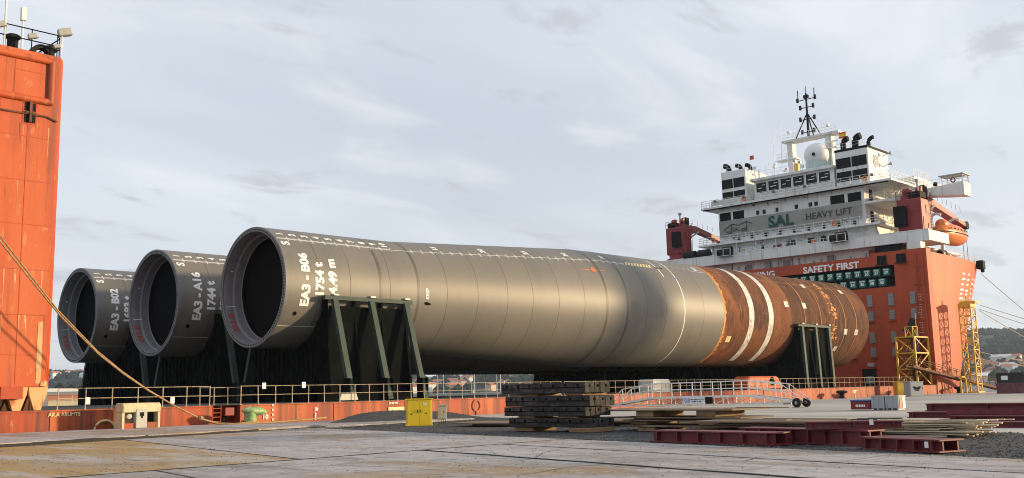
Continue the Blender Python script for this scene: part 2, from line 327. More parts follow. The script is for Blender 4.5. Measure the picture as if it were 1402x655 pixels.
# second row: from the long joint to the dark groove
A2 = [-30, -17, -6, 3.2, 10.4, 20.7]
def meet(a):                                                  # crossing of strip edge and groove
    y = (38.9 + .22 * (a - 13.7)) / (1 - .22 * SL); return (xa(a, y), y)
for k, (a0, a1) in enumerate(zip(A2[:-1], A2[1:])):
    p1, p0 = meet(a1), meet(a0)
    slab([(xa(a0, 22), 22), (xa(a1, 22), 22), p1, p0], 'concrete_ochre' if k in (2, 3) else 'concrete', random.uniform(-.004, .004), g=.012)
# coping strip along the edge, the groove in front of it tapering
xs = [-60, -30, -8, 11, 20, 30.5, 42]
for x0, x1 in zip(xs[:-1], xs[1:]):
    gp = lambda x: max(.04, .30 - .022 * max(0, x - 11))
    ys = lambda x: min(step(x), 43.6) + gp(x)
    slab([(x0, ys(x0)), (x1, ys(x1)), (x1, QE), (x0, QE)], 'concrete', .13 if x0 < 30 else .05, .23)
def shade_bead(p, q, w_, h_, z0=-.1):                              # dark bead put in for the shade of a step at a joint
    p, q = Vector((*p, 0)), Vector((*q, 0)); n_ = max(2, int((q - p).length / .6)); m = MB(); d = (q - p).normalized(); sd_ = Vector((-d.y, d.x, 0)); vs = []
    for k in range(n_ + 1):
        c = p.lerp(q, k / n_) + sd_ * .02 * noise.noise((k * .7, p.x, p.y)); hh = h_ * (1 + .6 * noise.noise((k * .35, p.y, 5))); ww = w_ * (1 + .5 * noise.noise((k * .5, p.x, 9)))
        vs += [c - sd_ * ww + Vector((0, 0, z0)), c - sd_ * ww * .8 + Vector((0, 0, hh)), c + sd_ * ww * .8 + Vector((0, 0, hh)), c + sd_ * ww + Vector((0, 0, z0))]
    m.add(vs, [(4 * k + a, 4 * k + a + 1, 4 * k + a + 5, 4 * k + a + 4) for k in range(n_) for a in range(3)]); return m.build('joint_shade_bead', 'joint', quay)
shade_bead((xa(3, 22), 22), (xa(20.7, 22), 22), .05, .011); shade_bead((xa(14.4, 4), 4), (xa(14.4, 22), 22), .05, .017); shade_bead((xa(17.6, 4), 4), (xa(17.6, 22), 22), .04, .010); shade_bead((xa(6.5, 4), 4), (xa(6.5, 22), 22), .03, .006)
shade_bead(meet(10.4), (xa(10.4, 22), 22), .03, .006)
for k in range(5):                                            # wandering cracks in the slabs
    x, y = random.uniform(11, 21), random.uniform(10, 34); a = random.uniform(.3, 1.2); pts = []; m = MB(); vs = []
    n_ = random.randint(10, 26)
    for q in range(n_): a += random.uniform(-.35, .35) * .6; x += .28 * math.cos(a); y += .28 * math.sin(a); w_ = random.uniform(.008, .022) * (1 - q / n_ * .6); vs += [(x - w_ * math.sin(a), y + w_ * math.cos(a), .007), (x + w_ * math.sin(a), y - w_ * math.cos(a), .007)]
    m.add(vs, [(2 * q, 2 * q + 1, 2 * q + 3, 2 * q + 2) for q in range(n_ - 1)]); m.build('crack', 'joint', quay)
gx = [-40, 2, 11, 15, 20, 26, 30.5]
for x0, x1 in zip(gx[:-1], gx[1:]): shade_bead((x0, min(step(x0), 43.6) + .1), (x1, min(step(x1), 43.6) + .1), .12, .115 if x0 < 19 else .085 if x0 < 25 else .05)
# far apron behind the gravel
gb = [(20.2, 4.0), (33.0, 10.4), (34.1, 13.4), (38, 20), (44, 30), (47.4, 36.4), (44.6, 43.2), (43.2, 47.6), (42.3, QE)]
slab([(42.3, QE), (43.2, 47.6), (44.6, 43.2), (47.4, 36.4), (62, 36.4), (62, QE)], 'concrete_far', -.006)
slab([(47.4, 36.4), (44, 30), (38, 20), (34.1, 13.4), (33.0, 10.4), (62, 10.4), (62, 36.4)], 'concrete_far', -.006)
slab([(62, 10.4), (96, 10.4), (96, QE), (62, QE)], 'concrete_far', -.006)
slab([(96, 10.4), (212, 10.4), (212, QE), (96, QE)], 'concrete_far', -.006)
slab([(212, -40), (418, -40), (418, 29), (212, QE - .4)], 'concrete_far', -.006)
slab([(33.0, 10.4), (20.2 + 1.6, 4.0), (18.5, -12), (62, -12), (62, 10.4)], 'concrete_far', -.006)
slab([(62, -40), (212, -40), (212, 10.4), (62, 10.4)], 'concrete_far', -.006)
slab([(18.5, -12), (14.2, -40), (62, -40), (62, -12)], 'concrete_far', -.006)
# gravel field: uneven sheet filling the strip between, a low heap by the edge
def gz(x, y):
    h = .035 * noise.noise((x * .5, y * .5, 0)) + .02 * noise.noise((x * 2, y * 2, 3))
    h += .55 * math.exp(-((x - 39.0) / 4.0) ** 2 - ((y - 48.6) / 1.9) ** 2) + .30 * math.exp(-((x - 44.5) / 4.5) ** 2 - ((y - 47.6) / 2.0) ** 2)
    return -.02 + h
front = [(27.2, 43.6), (27.3, 40.3), (27.2, 36.0), (26.2, 27.9), (25.6, 22.6), (25.2, 19.3), (24.4, 16.1), (23.2, 12.2), (21.9, 6.6), (20.6, 2)]
back = [(41.9, 51.3), (43.2, 47.8), (44.7, 43.3), (47.3, 36.6), (44.1, 30.2), (38.1, 20.2), (34.2, 13.6), (33.1, 10.6), (24, 4.6), (20.9, 2)]
def plerp(pl, t):
    k = min(int(t * (len(pl) - 1)), len(pl) - 2); u = t * (len(pl) - 1) - k
    return pl[k][0] * (1 - u) + pl[k + 1][0] * u, pl[k][1] * (1 - u) + pl[k + 1][1] * u
g = MB(); NU, NV = 26, 110; vs = []
for j in range(NV + 1):
    a = plerp(front, j / NV); b = plerp(back, j / NV)
    for i in range(NU + 1):
        u = i / NU; x = a[0] * (1 - u) + b[0] * u; y = a[1] * (1 - u) + b[1] * u
        vs.append((x, y, gz(x, y)))
g.add(vs, [(j * (NU + 1) + i, j * (NU + 1) + i + 1, (j + 1) * (NU + 1) + i + 1, (j + 1) * (NU + 1) + i) for j in range(NV) for i in range(NU)])
gr = g.build('gravel_bed', 'gravel', smooth=0); struct(gr)
# loose stones (nobody could count them)
def scatter(n, fn, rmin, rmax):
    oc = np.array([(1, 0, 0), (-1, 0, 0), (0, 1, 0), (0, -1, 0), (0, 0, 1), (0, 0, -.4)]); of = [(0, 2, 4), (2, 1, 4), (1, 3, 4), (3, 0, 4), (2, 0, 5), (1, 2, 5), (3, 1, 5), (0, 3, 5)]
    V = []; Fc = []
    for i in range(n):
        x, y, z = fn(); r = random.uniform(rmin, rmax); a = random.uniform(0, 6.28); c, s = math.cos(a), math.sin(a)
        k = oc * (r * rng.uniform(.6, 1.2, (6, 1)))
        k = np.stack([k[:, 0] * c - k[:, 1] * s, k[:, 0] * s + k[:, 1] * c, k[:, 2] * .7], 1) + (x, y, z)
        o = len(V); V += k.tolist(); Fc += [tuple(q + o for q in f) for f in of]
    return V, Fc
def gpt():
    t = random.random() ** .8; a = plerp(front, t); b = plerp(back, t); u = random.random() ** 1.3
    x = a[0] * (1 - u) + b[0] * u; y = a[1] * (1 - u) + b[1] * u; return x, y, gz(x, y) + .004
st = MB(); st.v, st.f = scatter(9000, gpt, .018, .055); struct(st.build('loose_gravel', 'stone'), 'stuff')
def spt():
    t = random.random(); a = plerp(front, t); return a[0] - abs(random.gauss(0, .5)), a[1] + random.uniform(-1, 1), .004
def fpt():
    y = random.uniform(5, 38); x = random.uniform(8, 24) + .15 * (y - 20); return x, y, .004
st = MB(); st.v, st.f = scatter(1500, fpt, .006, .024); struct(st.build('scattered_pebbles', 'stone'), 'stuff')
st = MB(); st.v, st.f = scatter(500, spt, .006, .022); struct(st.build('scattered_grit', 'stone'), 'stuff')
# sandy patch with weeds at the gravel's end
p = MB(); vs = []
for j in range(25):
    for i in range(9):
        x = 27.3 + 9.5 * j / 24; y = 40.6 + .25 * (x - 27) + 3.2 * (i / 8) * math.sin(PI * min(.97, max(.06, j / 24))) ; vs.append((x, y, gz(x, y) + .018))
p.add(vs, [(j * 9 + i, j * 9 + i + 1, j * 9 + i + 10, j * 9 + i + 9) for j in range(24) for i in range(8)]); struct(p.build('sandy_ground', 'sandy', smooth=0))
gs = MB()
for k in range(900):
    j = random.random(); x = 29 + 7.5 * j; y = 40.9 + .25 * (x - 27) + random.gauss(.9, .6); z = gz(x, y); h = random.uniform(.03, .11); a = random.uniform(0, 6.28); c, s_ = math.cos(a) * .012, math.sin(a) * .012
    lx, ly = random.gauss(0, .03), random.gauss(0, .03)
    gs.add([(x - c, y - s_, z), (x + c, y + s_, z), (x + lx, y + ly, z + h)], [(0, 1, 2)])
struct(gs.build('weeds', 'grass'), 'stuff')

# ------------------------------------------------------------------ hills, forest, town, far shore
def ang_of(px): return math.atan2((px - 701) / 1377.8, 1.0)
AZ0 = math.atan2(.71330, .68479)                             # azimuth of the view from +Y towards +X
def ridge(az):                                                # ridge height in metres at 2600 m
    d = math.degrees(az - AZ0)
    h = np.interp(d, [-70, -40, -26, -23, -14, -4, 8, 16, 22, 27, 34, 45, 70], [40, 44, 52, 56, 62, 66, 78, 96, 112, 104, 84, 60, 40])
    return float(h) + 7 * noise.noise((d * .22, 0, 1)) + 3 * noise.noise((d * .9, 4, 1))
def hz(az, r):
    t = (r - 1150) / (2600 - 1150)
    if t < 0: return -2.4
    u = min(1, t); prof = u * u * (3 - 2 * u) if r <= 2600 else 1 - .5 * min(1, (r - 2600) / 1400)
    return -2.4 + ridge(az) * prof * (1 + .22 * noise.noise((az * 9, r * .0022, 7))) + 4 * noise.noise((az * 30, r * .006, 2)) * u
hm = MB(); vs = []; RS = [1120, 1150, 1200, 1280, 1380, 1500, 1640, 1800, 1980, 2160, 2340, 2500, 2600, 2750, 3100, 3600, 4200]; NA = 260
for i in range(NA + 1):
    az = AZ0 + R(-70 + 140 * i / NA)
    for r in RS: vs.append((math.sin(az) * r, math.cos(az) * r, hz(az, r) if r > 1120 else -6))
K = len(RS)
hm.add(vs, [(i * K + j, (i + 1) * K + j, (i + 1) * K + j + 1, i * K + j + 1) for i in range(NA) for j in range(K - 1)])
struct(hm.build('hills', 'hillside', smooth=0))
ico = bmesh.new(); bmesh.ops.create_icosphere(ico, subdivisions=1, radius=1); icv = np.array([v.co[:] for v in ico.verts]); icf = [tuple(v.index for v in f.verts) for f in ico.faces]; ico.free()
V = []; Fc = []
def addtree(x, y, z, rr, hh):
    k = icv * rng.uniform(.72, 1.22, (len(icv), 1)) * (rr, rr, hh) + (x, y, z + hh * .55); o = len(V); V.extend(k.tolist()); Fc.extend(tuple(q + o for q in f) for f in icf)
for k in range(7500):
    d = random.choice((random.uniform(-25.5, -21.5), random.uniform(-7, 1.5), random.uniform(22.5, 28.5), random.uniform(-30, 34)))
    az = AZ0 + R(d); r = random.choice((random.uniform(1250, 2650), random.gauss(2560, 60), random.uniform(1170, 1700)))
    if noise.noise((az * 22, r * .004, 11)) < (.02 if -8 < d < 3 else -.12): continue
    if r < 1650 and (d > 22 or -8 < d < 3) and random.random() < .8: continue
    z = hz(az, r); s_ = random.uniform(3.5, 8.5); addtree(math.sin(az) * r, math.cos(az) * r, z, s_, s_ * random.uniform(.9, 1.4))
for k in range(240):                                          # nearer wooded point seen past the stern
    d = random.uniform(-26.2, -22.2); az = AZ0 + R(d); r = random.uniform(560, 640); s_ = random.uniform(2.2, 4.2)
    addtree(math.sin(az) * r, math.cos(az) * r, -1.5 + random.uniform(0, 4.) , s_, s_ * 1.3)
fm = bpy.data.meshes.new('forest'); fm.from_pydata(V, [], Fc); fm.materials.append(MATS['canopy']); fo = bpy.data.objects.new('forest', fm); COL.objects.link(fo); struct(fo, 'stuff')
# houses
def house_mesh(wm, rm, w_, d_, h_):
    m = MB().bx(-w_, w_, -d_, d_, -3, h_); r_ = MB().add([(-w_ - .5, -d_ - .5, h_), (w_ + .5, -d_ - .5, h_), (w_ + .5, d_ + .5, h_), (-w_ - .5, d_ + .5, h_), (-w_ - .5, 0, h_ + d_ * .55), (w_ + .5, 0, h_ + d_ * .55)], [(0, 1, 5, 4), (2, 3, 4, 5), (1, 2, 5), (3, 0, 4), (0, 3, 2, 1)])
    return m, r_, wm, rm
kinds = [house_mesh('house_wall', 'roof_tile', 6, 4.5, 6), house_mesh('house_wall', 'roof_pale', 9, 5, 5), house_mesh('house_wall_pink', 'roof_tile', 5, 4, 7)]
protos = []
for m, r_, wm, rm in kinds:
    hroot = thing('house', 'x', 'house'); m.build('wall', wm, hroot, local=True); r_.build('roof', rm, hroot, local=True); protos.append(hroot)
KL = ['small cream house with orange tiled roof', 'long white house with pale roof', 'pinkish house with orange tiled roof']
used = set()
def put_house(d, r, where, group):
    k = random.choices((0, 1, 2), (.5, .3, .2))[0]; az = AZ0 + R(d)
    o = protos[k] if k not in used else copy_tree(protos[k]); used.add(k)
    o.location = (math.sin(az) * r, math.cos(az) * r, hz(az, r)); o.rotation_euler = (0, 0, random.uniform(0, 3.1)); s_ = random.uniform(.9, 1.6); o.scale = (s_, s_, s_)
    o['label'] = KL[k] + ' ' + where; o['group'] = group + ', ' + ('cream', 'long white', 'pinkish')[k]
for k in range(44): put_house(random.uniform(24.4, 28.2), random.uniform(1210, 1620), 'in the shore town below the dark hill', 'houses of the shore town')
for k in range(36): put_house(random.uniform(-6.4, 1.4), random.uniform(1180, 2100), 'on the hillside glimpsed beneath the pile', 'houses on the hillside under the pile')
for k in range(7): put_house(random.uniform(-24.5, -22.6), random.uniform(2050, 2450), 'on the ridge beyond the stern tower', 'houses on the far ridge')
# far harbour shore: low embankments and light masts
sh = MB()
for i in range(60):
    a0 = AZ0 + R(-32 + 64 * i / 60); a1 = AZ0 + R(-32 + 64 * (i + 1) / 60)
    p0 = [(math.sin(a0) * r, math.cos(a0) * r) for r in (1000, 1125)]; p1 = [(math.sin(a1) * r, math.cos(a1) * r) for r in (1000, 1125)]
    sh.add([(*p0[0], -4), (*p1[0], -4), (*p1[0], .4), (*p0[0], .4), (*p0[1], .6), (*p1[1], .6)], [(0, 1, 2, 3), (3, 2, 5, 4)])
struct(sh.build('far_shore', 'sandy'))
lm = thing('light_mast', 'tall pale lighting mast on the far shore beneath the pile', 'light mast', (0, 0, 0), 0, 'lighting masts on the far shore')
MB().tube((0, 0, 0), (0, 0, 26), .45, 6, .25).build('pole', 'rail_white', lm, local=True); MB().bx(-1.6, 1.6, -.5, .5, 25.5, 26.6).build('lamp_head', 'steel_grey', lm, local=True)
first = True
for px in (596, 604, 642, 646, 676, 681):
    az = AZ0 + ang_of(px); o = lm if first else copy_tree(lm); first = False; o.location = (math.sin(az) * 1110, math.cos(az) * 1110, .4)
# buildings on the point beyond the stern
az = AZ0 + ang_of(92); wx, wy = math.sin(az) * 420, math.cos(az) * 420
wl = struct(MB().prism([(wx - 60, wy - 70), (wx + 110, wy - 190), (wx + 190, wy + 120), (wx - 20, wy + 260)], -6, -.6).build('harbour_point', 'concrete_far'))
def shed(name, label, px, dist, wd, dp, ht, wm, rm, rise=.6):
    az = AZ0 + ang_of(px); t = thing(name, label, 'shed', (math.sin(az) * dist, math.cos(az) * dist, -.6), -az)
    MB().bx(-wd / 2, wd / 2, 0, dp, 0, ht).build('wall', wm, t, local=True)
    MB().extr([(-wd / 2 - .3, ht), (wd / 2 + .3, ht), (wd / 2 * .7, ht + rise), (-wd / 2 * .7, ht + rise)], (0, -.3, 0), (1, 0, 0), (0, 0, 1), (0, 1, 0), dp + .6).build('roof', rm, t, local=True); return t
shed('warehouse', 'white roofed dark warehouse beyond the stern tower', 86, 460, 15, 10, 6.0, 'steel_grey', 'white_plain', 1.4)
shed('warehouse', 'low brick red shed in front of the white roofed warehouse', 92, 400, 12, 6, 4.3, 'roof_tile', 'roof_tile', .2)
shed('warehouse', 'ochre shed beside the brick red one beyond the stern tower', 96, 360, 12, 6, 2.4, 'beige', 'beige', .2)
az = AZ0 + ang_of(103); t = thing('work_boat', 'small white and black work boat moored beyond the stern', 'boat', (math.sin(az) * 300, math.cos(az) * 300, -3.2), -az + .5)
MB().extr([(-3.4, 0), (2.6, 0), (4, 1.5), (-3.8, 1.3)], (0, -1.1, 0), (1, 0, 0), (0, 0, 1), (0, 1, 0), 2.2).build('hull', 'black_paint', t, local=True)
MB().bx(-1.2, 1.0, -.8, .8, 1.3, 3.4).build('wheelhouse', 'white_plain', t, local=True, bevel=.08); MB().tube((-.5, 0, 3.4), (-.5, 0, 6.2), .06).build('mast', 'rail_white', t, local=True)
# ==================== END OF PART 1

# ------------------------------------------------------------------ the ship
DZ = 1.15; SY = 52.5; PY = 95.5; FX = 134.5
ship = thing('heavy_lift_ship', 'orange heavy lift cargo ship with white deckhouse moored along the quay', 'ship', (80, 74, -3.2))
h = MB().bx(-15, 29.8, SY, PY, -6, DZ).bx(31.6, FX, SY, PY, -6, DZ).bx(29.8, 31.6, 53.7, PY, -6, DZ).bx(29.8, 31.6, SY, 53.7, -6, .1)
for x in np.arange(-14, 134, 5.8): h.bx(x, x + .09, SY - .035, SY - .002, -6, DZ - .07)      # plate butts standing proud
h.bx(-15, 29.8, SY - .05, SY - .002, DZ - .07, DZ - .003); h.bx(31.6, FX, SY - .05, SY - .002, DZ - .07, DZ - .003)
hull = h.build('hull', 'orange_rail', ship)
box('main_deck', 'deck', ship, -14.9, FX - .1, SY + .12, PY - .12, DZ + .002, DZ + .02)
# writing on the hull side
m = MB(); put_text(m, '10', (33.25, SY - .06, .40), (1, 0, 0), (0, 0, 1), .42, .012); m.build('draught_number', 'paint_white', hull)
m = MB()
for k in range(5): m.bx(33.72, 33.80, SY - .06, SY - .053, -.1 + .28 * k, .02 + .28 * k)
m.bx(36.75, 36.85, SY - .06, SY - .053, .1, .55); put_text(m, '18', (36.85, SY - .06, .75), (1, 0, 0), (0, 0, 1), .3, .008); m.build('draught_mark', 'paint_white', hull)
m = MB().bx(42.55, 43.9, SY - .06, SY - .053, .45, .72).bx(43.3, 43.9, SY - .06, SY - .053, -.3, .45); m.build('tug_mark', 'paint_cream', hull)
m = MB(); put_text(m, 'AR.A ABUMTS', (21.5, SY - .06, .92), (1, 0, 0), (0, 0, 1), .26, .006); m.build('tank_lettering', 'paint_cream', hull); m = MB(); put_text(m, 'BHB WT', (43.0, SY - .06, .98), (1, 0, 0), (0, 0, 1), .2, .006); m.build('tank_lettering', 'paint_white', hull)
MB().path([(23.6 + .55 * math.cos(t), SY - .09, .05 + .5 * math.sin(t)) for t in np.linspace(-.3, PI + .3, 14)], .06).build('load_mark', 'paint_cream', hull)
m = MB().lathe([(.34, -.03), (.42, -.03), (.42, .0), (.34, .0)], (50.6, SY - .05, .62), (0, 1, 0), 20).bx(50.55, 50.65, SY - .08, SY - .05, -.1, .2); m.build('ring_mark', 'orange_deep', hull)
# pocket with boarding ladder
m = MB()
for x in (29.98, 30.5): m.tube((x, SY + .25, .1), (x, SY + .25, 1.1), .03)
for k in range(4): m.tube((29.98, SY + .25, .25 + .24 * k), (30.5, SY + .25, .25 + .24 * k), .025)
m.build('boarding_ladder', 'orange_rail', ship)
m = MB().bx(30.75, 31.35, SY + .2, SY + .5, .55, 1.02); m.build('valve_box', 'crane_red', ship, bevel=.02)
m = MB().lathe([(0, 0), (.28, 0), (.28, .06), (.17, .1), (.17, .5), (.24, .55), (.24, .62), (0, .62)], (30.95, SY + .75, .1), (0, 0, 1), 14); m.build('deck_bitt', 'black_paint', ship)

# rim railing with single posts
def railing(pts, spacing, height, parent, mat='rail_white', r=.025, rails=(1., .52), post_r=.03, name='railing', single=False):
    m = MB(); posts = []
    for p, q in zip(pts[:-1], pts[1:]):
        p, q = Vector(p), Vector(q)
        for f in rails: m.tube(p + Vector((0, 0, height * f)), q + Vector((0, 0, height * f)), r, 5)
        n = max(1, int(round((q - p).length / spacing)))
        for k in range(n + (q == Vector(pts[-1]))): posts.append(p.lerp(q, k / n))
    if single:
        o = m.build(name, mat, parent)
        pm = MB().tube((0, 0, 0), (0, 0, height + .03), post_r, 6).bx(-.07, .07, -.07, .07, 0, .03).build('post', mat, o, local=True)
        off = Vector((0, 0, 0)); q = o
        while q is not None: off += q.location; q = q.parent
        for k, p in enumerate(posts):
            c = pm if k == 0 else share(pm, o)
            c.location = p - off; c.rotation_euler = (random.uniform(-.03, .03), random.uniform(-.03, .03), 0)
        return o
    for p in posts: m.tube(p, p + Vector((0, 0, height)), post_r, 5)
    return m.build(name, mat, parent)
rr = railing([(21.2, SY + .14, DZ), (29.7, SY + .14, DZ)], 1.5, 1.08, ship, 'rail_cream', .02, single=True)
railing([(29.7, SY + .14, DZ), (29.8, 53.9, DZ), (31.6, 53.9, DZ), (31.7, SY + .14, DZ)], 1.0, 1.02, ship, 'rail_cream', .018, single=True)
rr2 = railing([(31.7, SY + .14, DZ), (60, SY + .14, DZ)], 1.18, 1.08, ship, 'rail_cream', .018, single=True)
rr3 = railing([(60.4, SY + .14, DZ), (126.5, SY + .14, DZ)], 1.3, 1.08, ship, 'rail_cream', .018, single=True)
for k, (x, z) in enumerate(((22.6, .25), (33.1, .9), (35.9, .92), (27.3, .18))):
    MB().bx(x, x + .24, SY + .06, SY + .1, DZ + z, DZ + z + .36).build('sign_plate', 'paint_white', rr if x < 30 else rr2)
MB().extr([(0, 0), (1.45, 0), (1.3, .42), (.15, .42)], (38.9, SY + .3, DZ + .1), (1, 0, 0), (0, 0, 1), (0, 1, 0), .06).build('notice_board', 'cab_grey', ship)

# stern casing tower
T0, T1 = 6.0, 20.9; TZ0, TZ1 = 2.35, 19.62; TY = 52.62
tw = MB().prism([(T0, TY), (T1 - .38, TY), (T1, TY + .5), (T1, 60.2), (T0, 60.2)], TZ0, TZ1).build('stern_casing', 'orange', ship)
fr = MB()
for p, q in (((T0, TY - .02, 19.25), (20.12, TY - .02, 19.25)), ((20.12, TY - .02, 19.25), (20.12, TY - .02, 17.05)), ((T0, TY - .02, 17.05), (20.12, TY - .02, 17.05))): fr.tube(p, q, .19, 12)
for c in ((20.12, 19.25), (20.12, 17.05)): fr.lathe([(0, -.19), (.12, -.15), (.19, 0), (.12, .15), (0, .19)], (c[0], TY - .02, c[1]), (0, 1, 0), 12)
fr.build('frame_moulding', 'orange', tw, smooth=40)
m = MB()
for z in (15.05, 12.75, 10.5, 8.2, 5.9, 3.9): m.bx(T0, 20.5, TY - .012, TY - .001, z, z + .035)
for x in (19.05, 17.4, 13.6, 9.8): m.bx(x, x + .03, TY - .013, TY - .001, TZ0 + .1, 16.2)
m.bx(18.3, 18.33, TY - .012, TY - .001, 17.3, 19.0); m.bx(18.33, 19.9, TY - .012, TY - .001, 18.5, 18.53); m.build('weld_seam', 'orange_deep', tw)
m = MB()
xs_ = np.linspace(T0, 20.48, 30)
m.path([(x, TY - .05, 16.25 + .03 * noise.noise((x * 1.3, 0, 0)) - (.0 if x < 20 else (x - 20) * .35)) for x in xs_], .055, 6); m.build('rusty_ledge', 'rust_dark', tw)
for x0 in (18.78, 17.0):
    ps = sub('pad_eye_recess', tw)
    m = MB().bx(x0, x0 + .72, TY - .02, TY - .003, 15.72, 16.95); m.build('recess_plate', 'orange_deep', tw)
    bpy.data.objects.remove(ps)
    for k in (0, 1):
        for z in (15.8, 16.42): box('slot', 'black_paint', tw, x0 + .08 + .34 * k, x0 + .30 + .34 * k, TY - .035, TY - .022, z, z + .42)
    m = MB().bx(x0 + .30, x0 + .42, TY - .16, TY - .036, 15.8, 16.9).bx(x0 + .1, x0 + .62, TY - .14, TY - .037, 16.27, 16.37); m.build('pad_eye', 'rust_dark', tw)
MB().bx(20.05, 20.3, TY - .016, TY - .002, 2.5, 5.6).bx(20.3, 20.62, TY - .05, TY + .1, 2.36, 2.62).build('rust_streak', 'tan_rust', tw)
for k in range(16):
    x = random.choice((18.8, 19.2, 19.5, 17.6, 20.2, 18.2)) + random.uniform(-.15, .15); zt = random.choice((16.2, 15.7, 17.0, 12.75, 8.2, 5.9)); ln = random.uniform(.5, 2.4); w_ = random.uniform(.02, .07); poly = [(x - w_, zt)]
    nn = 6
    for q in range(1, nn + 1): poly.append((x - w_ * (1 - q / nn) * random.uniform(.4, 1.2), zt - ln * q / nn))
    for q in range(nn - 1, -1, -1): poly.append((x + w_ * (1 - q / nn) * random.uniform(.4, 1.2), zt - ln * q / nn))
    MB().extr(poly, (0, TY - .003, 0), (1, 0, 0), (0, 0, 1), (0, -1, 0), .002).build('rust_run', random.choice(('rust_dark', 'tan_rust', 'orange_deep')), tw)
# bracket feet
for k, (x0, x1, dy) in enumerate(((17.2, 18.1, 0), (18.0, 18.9, .5), (18.75, 19.75, 0), (19.8, 20.75, .05), (16.2, 17.1, 0))):
    m = MB().extr([(x0, 2.35), (x1, 2.35), (x1 - .05, 1.95), (x1 - .32, DZ + .02), (x0 + .30, DZ + .02), (x0 + .05, 1.95)], (0, TY + .08 + dy, 0), (1, 0, 0), (0, 0, 1), (0, 1, 0), .3)
    m.build('support_bracket', 'tan_rust', tw)
m = MB().bx(T0, 20.6, 53.6, 59.5, DZ + .02, 2.34); m.build('casing_base', 'rust_dark', tw)
box('bracket_beam', 'orange_deep', tw, 18.35, 19.4, TY - .25, TY + .07, 1.75, 2.34)
# tower top: rail, chock, bitts, lamps
railing([(T0, TY + .1, TZ1), (20.4, TY + .1, TZ1), (20.7, 53.2, TZ1), (20.7, 59.5, TZ1)], 1.35, 1.2, tw, 'black_paint', .035, (1., .5), .03)
def chock(x, z, s):
    m = MB(); prof = []
    for k in range(15):
        t = PI * k / 14; prof.append((math.cos(t), math.sin(t)))
    o_ = [(1.0 * a, .95 * b + .12) for a, b in prof]; i_ = [(.55 * a, .5 * b + .22) for a, b in prof]
    vs = []
    for y in (0, .45):
        vs += [(x + s * a, TY + .35 + y, z + s * b) for a, b in o_] + [(x + s * a, TY + .35 + y, z + s * b) for a, b in i_]
    n = 15; fs = []
    for k in range(n - 1):
        fs += [(k, k + 1, n + k + 1, n + k), (2 * n + k, 3 * n + k, 3 * n + k + 1, 2 * n + k + 1), (k, 2 * n + k, 2 * n + k + 1, k + 1), (n + k, n + k + 1, 3 * n + k + 1, 3 * n + k)]
    m.add(vs, fs); m.bx(x - s, x + s, TY + .3, TY + .9, z, z + .18 * s); return m
chock(19.75, TZ1, .58).build('fairlead', 'rubber', tw, smooth=40)
def bitt(x, y): return MB().lathe([(0, 0), (.36, 0), (.36, .08), (.27, .16), (.27, .62), (.38, .72), (.38, .82), (.25, .9), (0, .9)], (x, y, TZ1), (0, 0, 1), 16)
for x, y in ((18.35, 53.3), (17.2, 53.5), (20.45, 53.9)): bitt(x, y).build('mooring_bitt', 'rubber', tw, smooth=40)
m = MB().tube((17.75, TY + .12, TZ1), (17.75, TY + .12, 22.4), .055, 8).bx(17.66, 17.84, TY, TY + .24, 22.4, 22.47); m.build('aerial_post', 'rail_white', tw)
m = MB().tube((18.62, TY + .14, TZ1), (18.62, TY + .14, 21.5), .06, 8).bx(18.5, 18.74, TY, TY + .25, 21.2, 21.9); m.build('lamp_post', 'rail_white', tw)
def floodlight(x, z, s, post=True):
    m = MB().obx((x, TY + .05, z), (.94, -.2, .28), (.2, .98, 0), (-.27, .05, .96), .30 * s, .2 * s, .17 * s); o = m.build('floodlight', 'cab_grey', tw, bevel=.03)
    MB().obx((x + .29 * s, TY + .0, z + .08 * s), (.94, -.2, .28), (.2, .98, 0), (-.27, .05, .96), .03, .17 * s, .14 * s).build('lens', 'lens', o)
    if post: MB().tube((x - .1, TY + .12, TZ1), (x - .1, TY + .12, z), .045).build('lamp_post', 'rail_white', tw)
floodlight(20.72, 21.05, 1.1); floodlight(19.1, 20.45, .75, False); floodlight(17.5, 20.7, .8, False); floodlight(20.35, 20.2, .55, False)

# bow: lofted forecastle with flare
def bow_ring(z, n=22):
    f = max(0., min(1., (z + 6) / 25.)); X1 = 134.6 + 3 * f + 6.1 * f * f; XT = 152.1 + 20.9 * f; pts = [(136.0, SY)]
    for k in range(n + 1):
        u = PI / 2 * k / n; pts.append((X1 + (XT - X1) * math.sin(u) ** .90, 74 - 21.5 * max(0, math.cos(u)) ** .71))
    return pts + [(x, 148 - y) for x, y in pts[-2::-1]]
zs = [-6, -2, 1, 4, 7, 10, 13, 16, 18.9]; m = MB(); rings = [bow_ring(z) for z in zs]; n = len(rings[0])
m.add([(x, y, z) for rg, z in zip(rings, zs) for x, y in rg], [(a * n + i, a * n + (i + 1) % n, (a + 1) * n + (i + 1) % n, (a + 1) * n + i) for a in range(len(zs) - 1) for i in range(n)] + [tuple(range((len(zs) - 1) * n, len(zs) * n))])
bow = m.build('bow', 'orange', ship, smooth=35)
